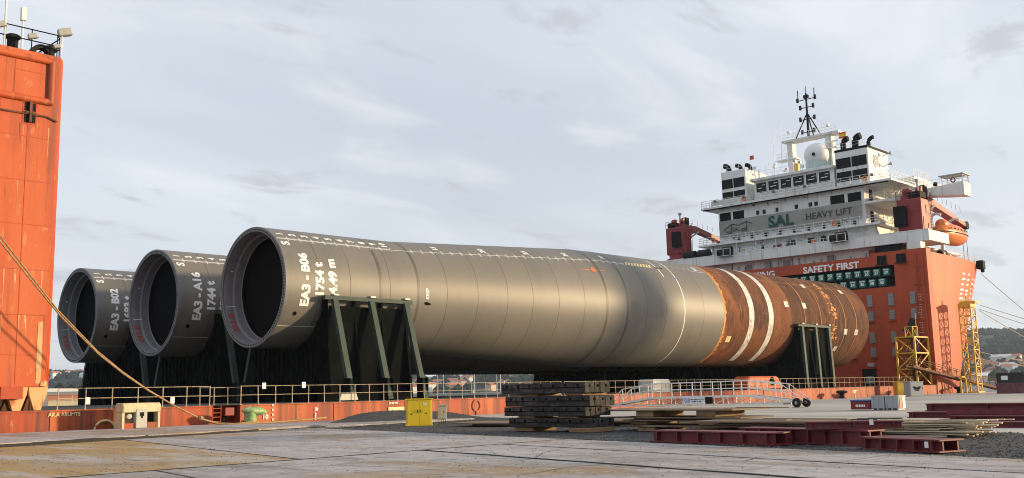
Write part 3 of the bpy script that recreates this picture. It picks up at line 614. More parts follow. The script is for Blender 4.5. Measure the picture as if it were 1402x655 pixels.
# aft bulkhead of the forecastle, built round the locker recess
RY0, RY1, RZ0, RZ1 = 57.0, 91.5, 14.52, 17.5
m = MB().bx(FX, 136, SY, PY, -6, RZ0).bx(FX, 136, SY, RY0, RZ0, RZ1).bx(FX, 136, RY1, PY, RZ0, RZ1).bx(FX, 136, SY, PY, RZ1, 18.2).bx(FX, 136, 60.2, PY, 18.2, 18.95).bx(FX, 136, SY, 60.2, 18.2, 19.35)
bulk = m.build('forecastle_bulkhead', 'orange_deep', ship)
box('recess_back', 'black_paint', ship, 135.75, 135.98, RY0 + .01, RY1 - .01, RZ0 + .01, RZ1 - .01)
m = MB()
for y in (53.1, 53.9, 54.25): m.tube((FX - .12, y, 1.2), (FX - .12, y, 18.8 if y < 54 else 13.2), .11 if y < 53.5 else .07)
for z in np.arange(2.5, 18, 2.4): m.bx(FX - .2, FX, 52.95, 54.4, z, z + .08)
m.build('bulkhead_pipe', 'orange_deep', bulk)
m = MB()
for y in np.arange(55, 95, 2.9): m.bx(FX - .012, FX - .001, y, y + .03, 1.2, 14.4)
for z in (4.6, 7.7, 10.9): m.bx(FX - .012, FX - .001, 54.6, PY, z, z + .04)
m.build('weld_seam', 'orange', bulk)
m = MB(); put_text(m, 'SAFETY FIRST', (FX - .02, 66.2, 17.93), (0, -1, 0), (0, 0, 1), 1.28, .04, sx=1.12); m.build('painted_lettering', 'paint_white', bulk); m = MB(); put_text(m, 'NO SMOKING', (FX - .02, 79.6, 17.93), (0, -1, 0), (0, 0, 1), 1.28, .04, sx=1.12)
m.build('painted_lettering', 'paint_white', bulk)
vp = None
for y in (60.75, 57.75, 54.75, 63.75, 66.75):
    for z0, z1 in ((11.95, 13.6), (10.05, 11.35), (6.95, 8.45), (5.1, 6.35)):
        v = MB().bx(FX - .14, FX - .001, y - .38, y + .38, z0, z1).build('vent_louvre', 'vent_grey', bulk)
        s_ = MB()
        for k in range(5): s_.bx(FX - .17, FX - .142, y - .32, y + .32, z0 + .12 + (z1 - z0 - .2) * k / 5, z0 + .22 + (z1 - z0 - .2) * k / 5)
        s_.build('slat', 'steel_grey', v)
    for z in (9.88, 4.9): box('vent_sill', 'orange', bulk, FX - .3, FX - .002, y - .5, y + .5, z, z + .1)
for y in (58.6, 55.9):
    fb = box('wall_fairlead', 'black_paint', bulk, FX - .25, FX - .001, y - .62, y + .62, 17.66, 18.85)
    MB().bx(FX - .45, FX - .26, y - .85, y + .85, 17.55, 17.68).tube((FX - .32, y, 17.7), (FX - .32, y, 18.6), .18).build('roller', 'rubber', fb)
m = MB()
for k in range(16): m.bx(FX - .012, FX - .001, 53.72, 53.72 + (.35 if k % 4 else .62), 8.0 + .34 * k, 8.1 + .34 * k)
m.build('draught_scale', 'paint_white', bulk)
d = box('bulkhead_door', 'black_paint', bulk, FX - .06, FX - .001, 60.6, 62.6, DZ + .1, 3.45); MB().bx(FX - .1, FX - .062, 61.0, 62.1, 1.5, 2.5).build('door_panel', 'steel_grey', d); MB().bx(FX - .3, FX - .001, 60.5, 62.75, 3.5, 3.6).build('door_canopy', 'orange_deep', d)
MB().obx((FX - .25, 61.2, 4.05), (1, 0, 0), (0, 1, .15), (0, -.15, 1), .15, .42, .24).build('door_lamp', 'cab_grey', bulk)
# white marks on the bow flare
def bow_pt(z, k_, n=200):
    rg = bow_ring(z, n); return rg[1 + k_], rg[2 + k_]
m = MB()
for (k0, zt, zb, cnt) in ((18, 16.6, 14.2, 4), (18, 13.6, 12.9, 2), (44, 16.2, 14.0, 4), (44, 13.4, 12.7, 2)):
    for c in range(cnt):
        z = zt - (zt - zb) * c / max(1, cnt - 1)
        for part in range(2 if c % 2 else 1):
            q0, q1 = (k0 + part * 11, k0 + part * 11 + (8 if c % 2 else 18)); (ax, ay), _ = bow_pt(z, q0); (cx_, cy_), _ = bow_pt(z, q1); (dx_, dy_), _ = bow_pt(z + .26, q1); (ex_, ey_), _ = bow_pt(z + .26, q0)
            e = -.03; m.add([(ax + .02, ay + e, z), (cx_ + .02, cy_ + e, z + .12), (dx_ + .02, dy_ + e, z + .38), (ex_ + .02, ey_ + e, z + .26)], [(0, 1, 2, 3)])
m.build('ship_name', 'paint_white', bow)
# bow rail and small gear
top = [(x, y) for x, y in bow_ring(18.9) if y < 74 and x > 141]
railing([(x, y + .25, 18.9) for x, y in top[::2]], 1.6, 1.05, ship, 'rail_white', .03, (1., .66, .33))
for k, (x, y, s) in enumerate(((145.5, 54.6, 1.), (149, 55, .8), (152, 56, 1.), (147, 57, 1.2))):
    m = MB().bx(x - .9 * s, x + .9 * s, y - .6 * s, y + .6 * s, 18.9, 19.15).tube((x - .8 * s, y, 19.6), (x + .8 * s, y, 19.6), .42 * s, 12)
    for q in (-.75, .75): m.lathe([(0, -.05), (.62 * s, -.05), (.62 * s, .05), (0, .05)], (x + q * s, y, 19.6), (1, 0, 0), 14)
    m.build('mooring_winch', ('cab_grey', 'white', 'green_box', 'steel_grey')[k], ship)
MB().bx(156.6, 157.8, 52.9, 53.9, 18.1, 19.4).tube((157.2, 53.2, 17.6), (157.2, 53.2, 18.2), .3).build('bow_fairlead', 'rubber', ship, bevel=.12)

# deckhouse tiers
dh = MB().bx(137.2, 158, 57.0, 92, 18.9, 20.5).build('lower_tier', 'white', ship)
m = MB()
for y in np.arange(58.5, 93, 1.15):
    if random.random() < .8: m.bx(137.02, 137.198, y, y + random.uniform(.06, .2), 19.0, random.uniform(19.6, 20.4))
struct(m.build('wall_fittings', 'steel_grey', dh), 'stuff')
for y in (66.9, 74.0, 80.4): MB().bx(137.0, 137.19, y, y + 1.0, 19.1, 20.1).build('hatch_window', 'vent_grey', dh)
for y, mt in ((60.6, 'crane_red'), (86.4, 'crane_red'), (77.2, 'steel_grey')): MB().bx(136.9, 137.19, y, y + .9, 19.2, 20.2).build('wall_locker', mt, dh)
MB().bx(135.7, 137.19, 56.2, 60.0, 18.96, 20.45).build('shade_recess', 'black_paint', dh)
bd = MB().bx(135.5, 142.5, 52.4, 95.4, 20.5, 20.72).bx(142.5, 158, 56.2, 92, 20.5, 20.72).build('boat_deck', 'white', ship)
m = MB().bx(135.42, 135.62, 52.3, 95.4, 20.46, 21.92).prism([(135.62, 52.3), (142.5, 52.3), (142.5, 52.5), (135.62, 52.5)], 20.46, 21.92)
m.build('bulwark', 'white', bd)
MB().bx(135.38, 135.66, 52.26, 95.42, 21.93, 22.02).build('bulwark_cap', 'white_plain', bd)
box('deck_column', 'white', ship, 134.6, 136.2, 53.2, 55.0, 18.3, 20.45)
t2 = MB().bx(138, 157, 60.5, 88, 20.73, 23.75).build('second_tier', 'white', ship)
def win(parent, y0, y1, z0, z1, x, nm='window', mat='dark_glass'):
    f = MB().bx(x - .05, x - .001, y0 - .07, y1 + .07, z0 - .07, z1 + .07).build(nm, 'white_plain', parent); MB().bx(x - .065, x - .051, y0, y1, z0, z1).build('pane', mat, f); return f
for y0, y1, z0, z1 in ((73.2, 74.7, 21.95, 23.3), (70.1, 71.2, 22.0, 23.3), (76.6, 77.0, 22.3, 22.9), (78.4, 79.0, 22.2, 23.0), (68.2, 69.1, 22.4, 23.3), (66.9, 67.3, 22.4, 23.0)): win(t2, y0, y1, z0, z1, 138, 'doorway' if y1 - y0 > 1 else 'window')
for y, mt in ((75.6, 'crane_red'), (82.0, 'beige'), (65.3, 'beige'), (69.9, 'lifeboat')): MB().bx(137.8, 137.99, y, y + .7, 22.2, 22.9).build('wall_locker', mt, t2)
da = MB().bx(136.8, 156, 59.5, 89.7, 23.76, 24.05).build('deck_slab', 'white', ship)
railing([(150, 59.6, 24.05), (136.9, 59.6, 24.05), (136.9, 89.6, 24.05), (142, 89.6, 24.05)], 1.45, 1.1, da, 'rail_white', .035, (1., .66, .33), .04)
t3 = MB().bx(138, 156, 62, 86.4, 24.05, 29.7).build('third_tier', 'white', ship)
for y0, y1 in ((62.45, 64.5), (65.0, 67.2), (81.7, 83.7), (84.1, 86.1)): win(t3, y0, y1, 27.55, 28.95, 138, 'louvre_opening', 'black_paint')
for y0, y1 in ((79.0, 79.55), (77.9, 78.45), (75.7, 76.2), (72.4, 73.0), (70.1, 70.7), (69.2, 69.75)): win(t3, y0, y1, 27.85, 28.5, 138)
for k in range(9): MB().bx(137.75, 137.99, 63.5 + 2.4 * k, 63.85 + 2.4 * k, 24.3, 24.3 + random.uniform(.3, .6)).build('wall_lamp', 'black_paint', t3)
dc = MB().bx(136.8, 156, 57.4, 88.9, 29.7, 30.0).build('deck_slab', 'white', ship)
MB().bx(137.0, 137.2, 58, 88.6, 29.55, 29.69).build('slab_edge', 'black_paint', dc)
railing([(150, 57.5, 30), (136.9, 57.5, 30), (136.9, 88.8, 30), (144, 88.8, 30)], 1.5, 1.1, dc, 'rail_white', .035, (1., .66, .33), .04)
m = MB().bx(136.93, 136.96, 80.5, 87, 30.1, 30.95).bx(136.93, 136.96, 66, 79, 30.15, 30.8); m.build('rail_canvas', 'white', dc)
for par, x, z0, z1, n_ in ((t2, 138, 20.9, 23.5, 34), (t3, 138, 28.6, 29.5, 16), (t3, 138, 24.2, 24.9, 22), (br, 139, 30.1, 31.1, 10)) if False else ((t2, 138, 20.9, 23.5, 34), (t3, 138, 28.9, 29.5, 14), (t3, 138, 24.2, 24.9, 20)):
    for k in range(n_):
        y = random.uniform(63, 86); z = random.uniform(z0, z1); a, b = random.choice(((.12, .12), (.08, .5), (.3, .2), (.05, .9), (.9, .05)))
        MB().bx(x - random.uniform(.08, .25), x - .002, y, y + a, z, min(z1 + .2, z + b)).build('wall_fitting', random.choice(('steel_grey', 'white_plain', 'black_paint', 'vent_grey', 'white')), par)
# printed banner
NB = 40; vs = []
for j in range(9):
    for i in range(NB + 1):
        y = 86.2 - 23.7 * i / NB; zt = 27.62 - .02 * math.sin(i * .9); zb = 25.0 + .05 * math.sin(i * 1.3); f = j / 8
        vs.append((137.72 + .04 * math.sin(i * 1.7 + f * 4) + .03 * math.sin(f * 7), y, zb + (zt - zb) * f))
m = MB().add(vs, [(j * (NB + 1) + i, j * (NB + 1) + i + 1, (j + 1) * (NB + 1) + i + 1, (j + 1) * (NB + 1) + i) for j in range(8) for i in range(NB)])
bn = m.build('banner', 'banner', ship, smooth=0)
m = MB(); put_text(m, 'SAL', (137.62, 75.3, 26.28), (0, -1, 0), (0, 0, 1), 2.35, .07, sx=1.12); m.build('banner_lettering', 'print_green', bn)
m = MB(); put_text(m, 'HEAVY LIFT', (137.62, 67.5, 26.3), (0, -1, 0), (0, 0, 1), 1.35, .012, sx=1.05); m.build('banner_lettering', 'print_grey', bn); m = MB(); put_text(m, 'SAL', (137.62, 83.1, 26.0), (0, -1, 0), (0, 0, 1), .85, .01)
m.build('banner_lettering', 'print_grey', bn); m = MB()
for (ya, za, yb, zb) in ((85.3, 26.1, 83.9, 26.9), (83.9, 26.9, 82.6, 26.6), (82.4, 26.7, 81.2, 27.0), (81.2, 27.0, 80.2, 26.6), (84.9, 25.8, 83.9, 25.7), (82.3, 25.9, 81.1, 26.1), (84.8, 25.5, 84.0, 25.45), (82.2, 25.6, 81.3, 25.8), (83.9, 25.3, 83.9, 26.9), (81.2, 25.5, 81.2, 27.0)): m.bar((137.62, ya, za), (137.62, yb, zb), .02, .13)
struct(m.build('banner_logo', 'print_grey', bn), 'stuff')
# funnels
for y0, y1, big in ((81.75, 86.2, 0), (61.5, 66.55, 1)):
    fn = MB().prism([(139, y0), (146, y0), (146, y1), (139, y1)], 30, 35.85).build('funnel_casing', 'white', ship, bevel=.12)
    wy = (y1 - y0 - .55) / 2
    for a in (0, 1):
        for z0, z1 in ((31.0, 32.45), (33.0, 34.5)):
            yy = y0 + .2 + a * (wy + .18); v = MB().bx(138.93, 138.998, yy, yy + wy, z0, z1).build('air_louvre', 'black_paint', fn)
            s_ = MB()
            for k in range(6): s_.bx(138.90, 138.928, yy + .03, yy + wy - .03, z0 + .06 + k * .235, z0 + .16 + k * .235)
            s_.build('slat', 'dark_glass', v)
    for k, (dy, dx, r_) in enumerate(((.9, 1.2, .42), (2.9, 1.0, .52), (3.9, 3.2, .30)) if big else ((3.6, 1.2, .42), (2.0, 2.2, .36), (.7, 3.0, .33))):
        cy_, cx_ = y1 - dy if big else y0 + dy, 139 + dx; b = [(cx_, cy_, 35.8), (cx_, cy_, 36.9 if big else 36.3)]
        for t in np.linspace(.2, 1.5, 6): b.append((cx_, cy_ + (1 if not big else -1) * .9 * (1 - math.cos(t)), (36.9 if big else 36.3) + .75 * math.sin(t)))
        MB().path(b, r_, 12).build('exhaust_pipe', 'black_paint', fn, smooth=50)
    railing([(139.1, y0 + .1, 35.85), (139.1, y1 - .1, 35.85)], 1.1, .9, fn, 'rail_white', .02, (1., .5), .02)
    if big:
        m = MB().lathe([(0, 0), (.95, 0), (.95, .03), (.0, .03)], (141.6, y0 - .04, 33.9), (0, 1, 0), 28); e = m.build('funnel_emblem', 'emblem_blue', fn)
        m = MB().lathe([(.80, 0), (.88, 0), (.88, .02), (.80, .02)], (141.6, y0 - .08, 33.9), (0, 1, 0), 28)
        for z in (33.6, 33.85, 34.1): m.bx(141.2, 142.0, y0 - .08, y0 - .06, z, z + .06)
        m.build('emblem_ring', 'paint_white', e)
        m = MB().bx(138.96, 146.05, y0 - .03, y1 + .03, 35.5, 35.88); m.build('soot_band', 'black_paint', fn, bevel=.02)
        for z in (34.9, 33.3): MB().tube((144, y0, z), (144, y0 - 1.0, z + .3), .06).lathe([(.05, 0), (.12, .3), (.34, .6)], (144, y0 - .7, z + .2), (.3, -.95, .2), 10).build('horn', 'steel_grey', fn)
# bridge
br = MB().prism([(139, 66.85), (139, 80.2), (150, 80.2), (150, 66.85)], 30, 33.3)
br = br.build('bridge', 'white', ship)
rf = MB().prism([(138.4, 66.7), (138.4, 80.6), (151, 80.6), (151, 66.7)], 33.3, 33.75).build('bridge_roof', 'white', ship, bevel=.06)
for k in range(6):
    y1 = 79.85 - 2.12 * k; f = MB().bx(138.9, 138.998, y1 - 1.9, y1 + .05, 31.3, 33.1).build('bridge_window', 'white_plain', br)
    MB().bx(138.87, 138.899, y1 - 1.80, y1 - .05, 31.42, 33.0).build('pane', 'dark_glass', f)
    MB().bx(138.86, 138.869, y1 - random.uniform(.9, 1.5), y1 - .35, 32.1, 32.2).bx(138.86, 138.869, y1 - 1.6, y1 - random.uniform(.9, 1.2), 32.55, 32.63).build('lit_panel', 'paint_white', f)
railing([(146, 66.9, 33.75), (138.6, 66.9, 33.75), (138.6, 80.5, 33.75), (146, 80.5, 33.75)], 1.3, 1.05, rf, 'rail_white', .02, (1., .5), .025)
# satellite dome, signal mast
m = MB().lathe([(1.88 * math.sin(t), 36.45 + 1.88 * math.cos(t)) for t in np.linspace(.01, 2.35, 18)], (142, 70.9, 0), (0, 0, 1), 32); m.build('satellite_dome', 'dome', ship, smooth=0)
MB().lathe([(1.55, 33.75), (1.62, 34.0), (1.75, 35.2), (0, 35.2)], (142, 70.9, 0), (0, 0, 1), 24).build('dome_pedestal', 'dome_skirt', ship, smooth=40)
MB().lathe([(0, 0), (.25, 0), (.25, .25), (0, .3)], (140.1, 70.4, 36.2), (-1, -.2, .1), 12).build('dome_port', 'black_paint', ship)
ms = MB().bx(143.4, 144.6, 75.6, 76.5, 33.75, 39.7).bx(143.4, 144.6, 69.0, 70.0, 33.75, 39.7).bx(143.0, 145.2, 67.6, 77.2, 39.7, 40.0).bx(143.3, 144.8, 75, 78.5, 36.9, 37.1).build('radar_mast', 'white', ship)
railing([(143.1, 68, 40), (143.1, 77, 40)], .9, .9, ms, 'rail_white', .02, (1., .5), .02); railing([(143.3, 75, 37.1), (143.3, 78.4, 37.1)], .9, .9, ms, 'rail_white', .02, (1., .5), .02)
m = MB().tube((144, 73, 39.9), (144, 73, 47.2), .22, 8, .14)
for a in ((144, 75.3, 40), (144, 70.9, 40), (146, 73, 40)): m.tube(a, (144, 73, 44.0), .10)
for z, wd in ((46.2, 1.5), (44.9, 1.1), (43.0, 1.2), (40.9, 1.0)):
    m.tube((144, 73 - wd, z), (144, 73 + wd, z), .07)
    for q in (-1, 1): m.bx(143.85, 144.15, 73 + q * wd - .15, 73 + q * wd + .15, z - .25, z + .45)
m.tube((144, 74.4, 46.2), (144, 74.4, 47.9), .07).tube((144, 71.6, 46.2), (144, 71.6, 47.8), .07).tube((144, 73, 47.2), (144, 73, 48.4), .05).bx(143.8, 144.2, 72.6, 73.4, 46.4, 46.9)
m.build('signal_mast', 'black_paint', ms)
m = MB()
for y, z, hh in ((78.8, 33.75, 8), (77.4, 37, 6), (76.2, 40, 2.2), (69.4, 40, 1.8), (68.1, 40, 1.4), (71, 40, 1.2), (79.8, 33.75, 3.4), (67.7, 33.75, 3.2), (75, 33.75, 2.2)): m.tube((143.2, y, z), (143.2, y, z + hh), .035, 5)
for y, z in ((69.3, 40.9), (75.9, 41.1), (78.7, 36.2), (67.9, 35.4)): m.bx(143, 143.5, y - .2, y + .2, z, z + .35)
m.tube((143.2, 79, 36.6), (143.2, 73, 42.6), .018, 4).tube((144, 73, 44), (143, 64, 36.2), .018, 4).tube((143.2, 79, 34), (143.2, 74.5, 40.8), .018, 4)
m.build('aerial', 'rail_white', ms)
for k in range(16):
    y = random.uniform(67.2, 80.3); x = random.uniform(139, 146); hh = random.uniform(.8, 3.4); m = MB().tube((x, y, 33.75), (x, y, 33.75 + hh), random.choice((.03, .05, .09)), 6)
    if k % 2: m.bx(x - .2, x + .2, y - .2, y + .2, 33.75 + hh, 33.75 + hh + random.uniform(.15, .5))
    m.build('deck_aerial', random.choice(('rail_white', 'steel_grey', 'white_plain')), rf)
for y in np.arange(62.5, 86, 3.4): MB().tube((137.2, y, 20.73), (137.2, y, 23.7), .07, 6).build('deck_stanchion', 'white', t2)
for k, y in enumerate((86.8, 80.9, 66.3, 61.2)): MB().lathe([(.24, 0), (.4, 0), (.4, .12), (.24, .12)], (136.75, y, (24.6, 30.5)[k % 2]), (1, 0, 0), 14).build('lifebuoy', 'lifeboat', ship)
for k in range(6): MB().lathe([(0, 0), (.16, 0), (.24, .3), (0, .32)], (136.7, 60 + 5.2 * k, 30.9), (-.8, 0, -.5), 10).build('deck_floodlight', 'steel_grey', ship)
m = MB()
for k in range(11): m.tube((138.0 - .1, 63 + 2.2 * k, 21.0), (138.0 - .1, 63 + 2.2 * k, 23.7), .04, 5)
m.tube((137.9, 62, 23.4), (137.9, 87, 23.4), .06, 6).tube((137.9, 62, 23.2), (137.9, 87, 23.2), .04, 6); struct(m.build('wall_pipes', 'white', t2), 'stuff')
railing([(135.7, 66, 22.0), (135.7, 82, 22.0)], 1.6, .5, ship, 'rail_white', .03, (1.,), .03)
MB().bx(142.7, 143.5, 67.9, 69.6, 37.4, 37.5).tube((143, 68.7, 37.5), (143, 68.7, 38.3), .15).bx(142.9, 143.1, 67.6, 69.9, 38.3, 38.5).build('radar_scanner', 'white_plain', ms)
MB().bx(142.9, 143.5, 74.6, 75.3, 33.8, 36.0).build('yellow_locker', 'yellow_steel', ms)
# starboard balconies with ladders
for z, y0 in ((24.05, 58.8), (27.3, 57.9)):
    if z > 25:
        b = MB().prism([(137.6, 61.98), (137.6, 58.8), (138.6, y0), (151, y0), (151, 61.98)], z - .3, z).build('balcony', 'white', ship)
        railing([(137.7, 61.9, z), (137.7, 58.9, z), (138.7, y0 + .1, z), (151, y0 + .1, z)], 1.3, 1.1, b, 'rail_white', .025, (1., .66, .33), .03)
MB().bx(146, 158, 57.8, 62, 30.01, 31.6).build('wing_house', 'white', ship)
railing([(146, 57.9, 31.6), (152, 57.9, 31.6)], .9, 1.1, ship, 'rail_white', .03, (1., .66, .33), .04)
for z in (20.73, 24.06, 27.31):
    m = MB()
    for y in (59.3, 60.2): m.bar((141.2, y, z), (145.2, y, z + 2.9), .06, .22)
    for k in range(11): m.bx(141.3 + .36 * k, 141.55 + .36 * k, 59.33, 60.17, z + .2 + .26 * k, z + .24 + .26 * k)
    m.tube((141.2, 59.28, z + .9), (145.2, 59.28, z + 3.7), .03).build('stairway', 'white_plain', ship)
for z in (24.4, 27.6): win(t3, 60, 60.01, 25, 25.01, 138) if False else None
for z in (24.2, 27.45): MB().bx(139.6, 140.5, 61.9, 61.995, z, z + 1.95).build('side_door', 'black_paint', t3)
# bridge wing reaching out over the side
wg = MB().extr([(50.2, 29.3), (60, 28.9), (60, 27.9), (55.8, 28.1), (53.2, 27.7), (50.2, 27.4)], (144, 0, 0), (0, 1, 0), (0, 0, 1), (1, 0, 0), 2.6).build('bridge_wing', 'white', ship)
m = MB()
for x in (144.2, 146.4):
    for y in (50.4, 53.2): m.tube((x, y, 29.3), (x, y, 30.45), .05)
m.bx(143.9, 146.7, 50.1, 53.6, 30.45, 30.56); m.build('wing_canopy', 'cab_grey', wg)
railing([(146.4, 53, 29.25), (146.4, 50.3, 29.3), (144.1, 50.3, 29.3), (144.1, 59, 29.0)], 1.1, 1.0, wg, 'rail_white', .025, (1., .5), .03)
MB().lathe([(0, 0), (.3, 0), (.34, .5), (0, .6)], (144.5, 54.3, 29.3), (0, 0, 1), 12).build('searchlight', 'black_paint', wg)
MB().lathe([(.22, 0), (.38, 0), (.38, .12), (.22, .12)], (143.95, 51.6, 29.7), (1, 0, 0), 18).build('lifebuoy', 'crane_red', wg)

# two pedestal cranes
def crane(x, y, boomlen, boomdrop, mat, matb, flip):
    c = sub('deck_crane', ship); c.location = Vector((x, y, 21.9)) - ship.location
    MB().lathe([(0, 0), (2.1, 0), (2.1, .25), (1.7, .3), (1.7, .9), (0, .9)], (0, 0, -1.1), (0, 0, 1), 20).build('slewing_ring', mat, c, smooth=35, local=True)
    m = MB().prism([(-1.6, -1.5), (1.5, -1.5), (1.5, 1.5), (-1.6, 1.5)], -.2, 4.3); m.build('crane_house', mat, c, local=True, bevel=.12)
    s = -1 if flip else 1
    for y0, y1, z0, z1 in ((-1.2, -.4, .2, 2.0), (.1, 1.1, .4, 1.1), (.1, 1.2, 2.6, 3.6), (-1.2, -.2, 2.7, 3.7)): MB().bx(-1.66, -1.602, y0, y1, z0, z1).build('access_panel', mat, c, local=True)
    for x0, x1, z0, z1 in ((-1.2, -.3, .2, 2.0), (.2, 1.2, .5, 1.3), (-.2, 1.1, 2.5, 3.5)): MB().bx(x0, x1, -1.56, -1.502, z0, z1).build('access_panel', 'crane_red', c, local=True)
    m = MB()
    for a in (-.25, .15): m.tube((1.3 + a, -1.62, -.2), (1.3 + a, -1.62, 5.2), .04, 5)
    for q in range(14): m.tube((1.05, -1.62, .1 + q * .36), (1.45, -1.62, .1 + q * .36), .03, 5)
    struct(m.build('crane_ladder', 'crane_red', c, local=True), 'stuff')
    MB().tube((-.9, -1.0, 5.2), (-.9, -1.0, 6.3), .12, 8).bx(-1.1, -.7, -1.2, -.8, 6.3, 6.7).build('mast_lamp', 'steel_grey', c, local=True); MB().bx(.3, 1.4, -1.3, -.5, 4.92, 6.1).build('hydraulic_tank', 'black_paint', c, local=True, bevel=.1)
    for q in (-.5, .5): MB().tube((1.2, q, 2.2), (5.2, q, 4.2), .14, 8).build('luffing_cylinder', 'steel_grey', c, local=True)
    MB().bx(-2.5, -1.62, s * .2, s * 1.6, .9, 3.4).build('operator_cab', 'black_paint', c, local=True, bevel=.06)
    MB().bx(-1.2, 1.0, s * -1.4, s * .2, 4.31, 5.2).build('winch_housing', 'black_paint', c, local=True, bevel=.1)
    m = MB()
    for a in (-.5, .5): m.tube((.2, a * 1.6 - .35, 5.4), (.2, a * 1.6 + .35, 5.4), .55, 14)
    m.bx(-.6, 1.2, -1.3, 1.3, 4.31, 4.9); m.build('winch', mat, c, local=True)
    b = MB().extr([(1.3, 3.9), (1.3, 5.0), (4.5, 5.1), (boomlen, 4.4 - boomdrop), (boomlen + .6, 4.0 - boomdrop), (boomlen, 3.85 - boomdrop), (5, 4.1)], (0, -.55, 0), (1, 0, 0), (0, 0, 1), (0, 1, 0), 1.1).build('boom', matb, c, local=True, bevel=.05)
    m = MB().lathe([(0, -.6), (.55, -.6), (.55, .6), (0, .6)], (boomlen + .2, 0, 4.15 - boomdrop), (0, 1, 0), 14)
    for q in (-.25, .25): m.tube((boomlen + .3, q, 4.1 - boomdrop), (boomlen + .3, q, -.6 - boomdrop), .03, 5)
    m.build('hoist_cable', 'black_paint', c, local=True)
    MB().bx(boomlen + .05, boomlen + .55, -.2, .2, -1.3 - boomdrop, -.5 - boomdrop).build('hook_block', 'black_paint', c, local=True, bevel=.08)
    railing([(-1.6, -1.5, 4.3), (-1.6, 1.5, 4.3), (1.4, 1.5, 4.3)], .9, 1.0, c, 'crane_red', .025, (1., .5), .03) if False else None
    m = MB()
    for a in np.linspace(-1.5, 1.5, 4): m.tube((-1.55, a, 4.3), (-1.55, a, 5.3), .03, 5)
    m.tube((-1.55, -1.5, 5.3), (-1.55, 1.5, 5.3), .03, 5).tube((-1.55, -1.5, 4.8), (-1.55, 1.5, 4.8), .03, 5)
    for k in range(9): m.tube((2.0 + k * 1.5, -.5, 5.3 - k * .05 - (.08 * k if k > 2 else 0)), (2.0 + k * 1.5, -.5, 6.1 - k * .05 - (.08 * k if k > 2 else 0)), .025, 5)
    struct(m.build('crane_rail', mat, c, local=True), 'stuff'); return c
crane(139.4, 55.6, 15.8, 1.4, 'crane_red_light', 'crane_red', False).scale = (1.14, 1.14, 1.14)
crane(138.6, 94.6, 17.5, 1.6, 'crane_red', 'crane_red', True).location.z += 1.5
MB().bx(136.6, 142, 53.2, 57.6, 20.73, 21.0).build('crane_foundation', 'crane_red', ship)
MB().bx(136.2, 141, 92.2, 97.4, 21.95, 22.25).bx(136.6, 140.6, 92.6, 96.6, 18.9, 21.95).build('crane_foundation', 'white', ship)
# davit arms
for x in (143.2, 150.2):
    MB().path([(x, 56.2, 20.7), (x, 56.0, 23.4), (x, 55.3, 24.6), (x, 54.2, 25.1), (x, 53.4, 24.9)], [.28, .26, .24, .2, .16], 8).build('davit', 'white', ship, smooth=50)
lb = thing('lifeboat', 'orange enclosed lifeboat hanging in davits below the starboard crane boom', 'lifeboat', (146.3, 53.5, 22.3))
m = MB().lathe([(1.55 * max(0, 1 - abs(t) ** 2.6) ** .5, 5.0 * t) for t in np.linspace(-1, 1, 25)], (0, 0, 0), (1, 0, 0), 22); m.build('hull', 'lifeboat', lb, smooth=0, local=True)
m = MB().lathe([(.85 * max(0, 1 - abs(t) ** 3) ** .5, 1.3 * t) for t in np.linspace(-1, 1, 13)], (-2.6, 0, 1.15), (1, 0, 0), 14); m.build('cockpit', 'lifeboat', lb, smooth=0, local=True)
m = MB()
for k in range(6): m.lathe([(0, 0), (.16, 0), (.16, .05), (0, .06)], (-3.0 + k * 1.15, -1.36 - (.08 if 0 < k < 5 else 0), .55), (0, -1, .3), 10)
m.build('porthole', 'dark_glass', lb, local=True)
MB().path([(5.0 * t, -1.58 * max(0, 1 - abs(t) ** 2.6) ** .5, 0) for t in np.linspace(-.97, .97, 20)], .07, 6).build('rubbing_strake', 'rubber', lb, local=True)
# raft canisters and black drums on the boat deck
def raft(y, lab):
    t = thing('liferaft_rack', lab, 'liferaft', (135.0, y, 21.6))
    MB().tube((0, -1.2, .55), (0, 1.2, .55), .55, 18).build('canister', 'rubber', t, smooth=40, local=True); MB().tube((.4, -1.0, 1.05), (.4, .6, 1.05), .45, 16).build('canister', 'rubber', t, smooth=40, local=True)
    m = MB()
    for a in (-1.25, 0, 1.25): m.bar((-.6, a, 0), (-.5, a, 1.1), .07).bar((-.6, a, 0), (.5, a, -.05), .07)
    m.bar((-.6, -1.3, 0), (-.6, 1.3, 0), .07).bar((-.52, -1.3, 1.1), (-.52, 1.3, 1.1), .07); m.build('cradle', 'rail_white', t, local=True); return t
raft(64.9, 'black liferaft canisters in a white rack beneath the banner lettering'); raft(83.7, 'black liferaft canisters in a white rack beside the black drums')
for k, y in enumerate((90.8, 88.2)):
    t = thing('drum_winch', ('black drum on its stand beside the port crane', 'black drum on its stand next to the liferaft rack')[k], 'winch', (136.1, y, 20.73))
    MB().tube((0, -.95, 1.75), (0, .95, 1.75), .75, 18).build('drum', 'rubber', t, smooth=40, local=True); MB().bx(-.35, .35, -.4, .4, 0, 1.1).bx(-.5, .5, -.6, .6, 0, .12).build('stand', 'black_paint', t, local=True)
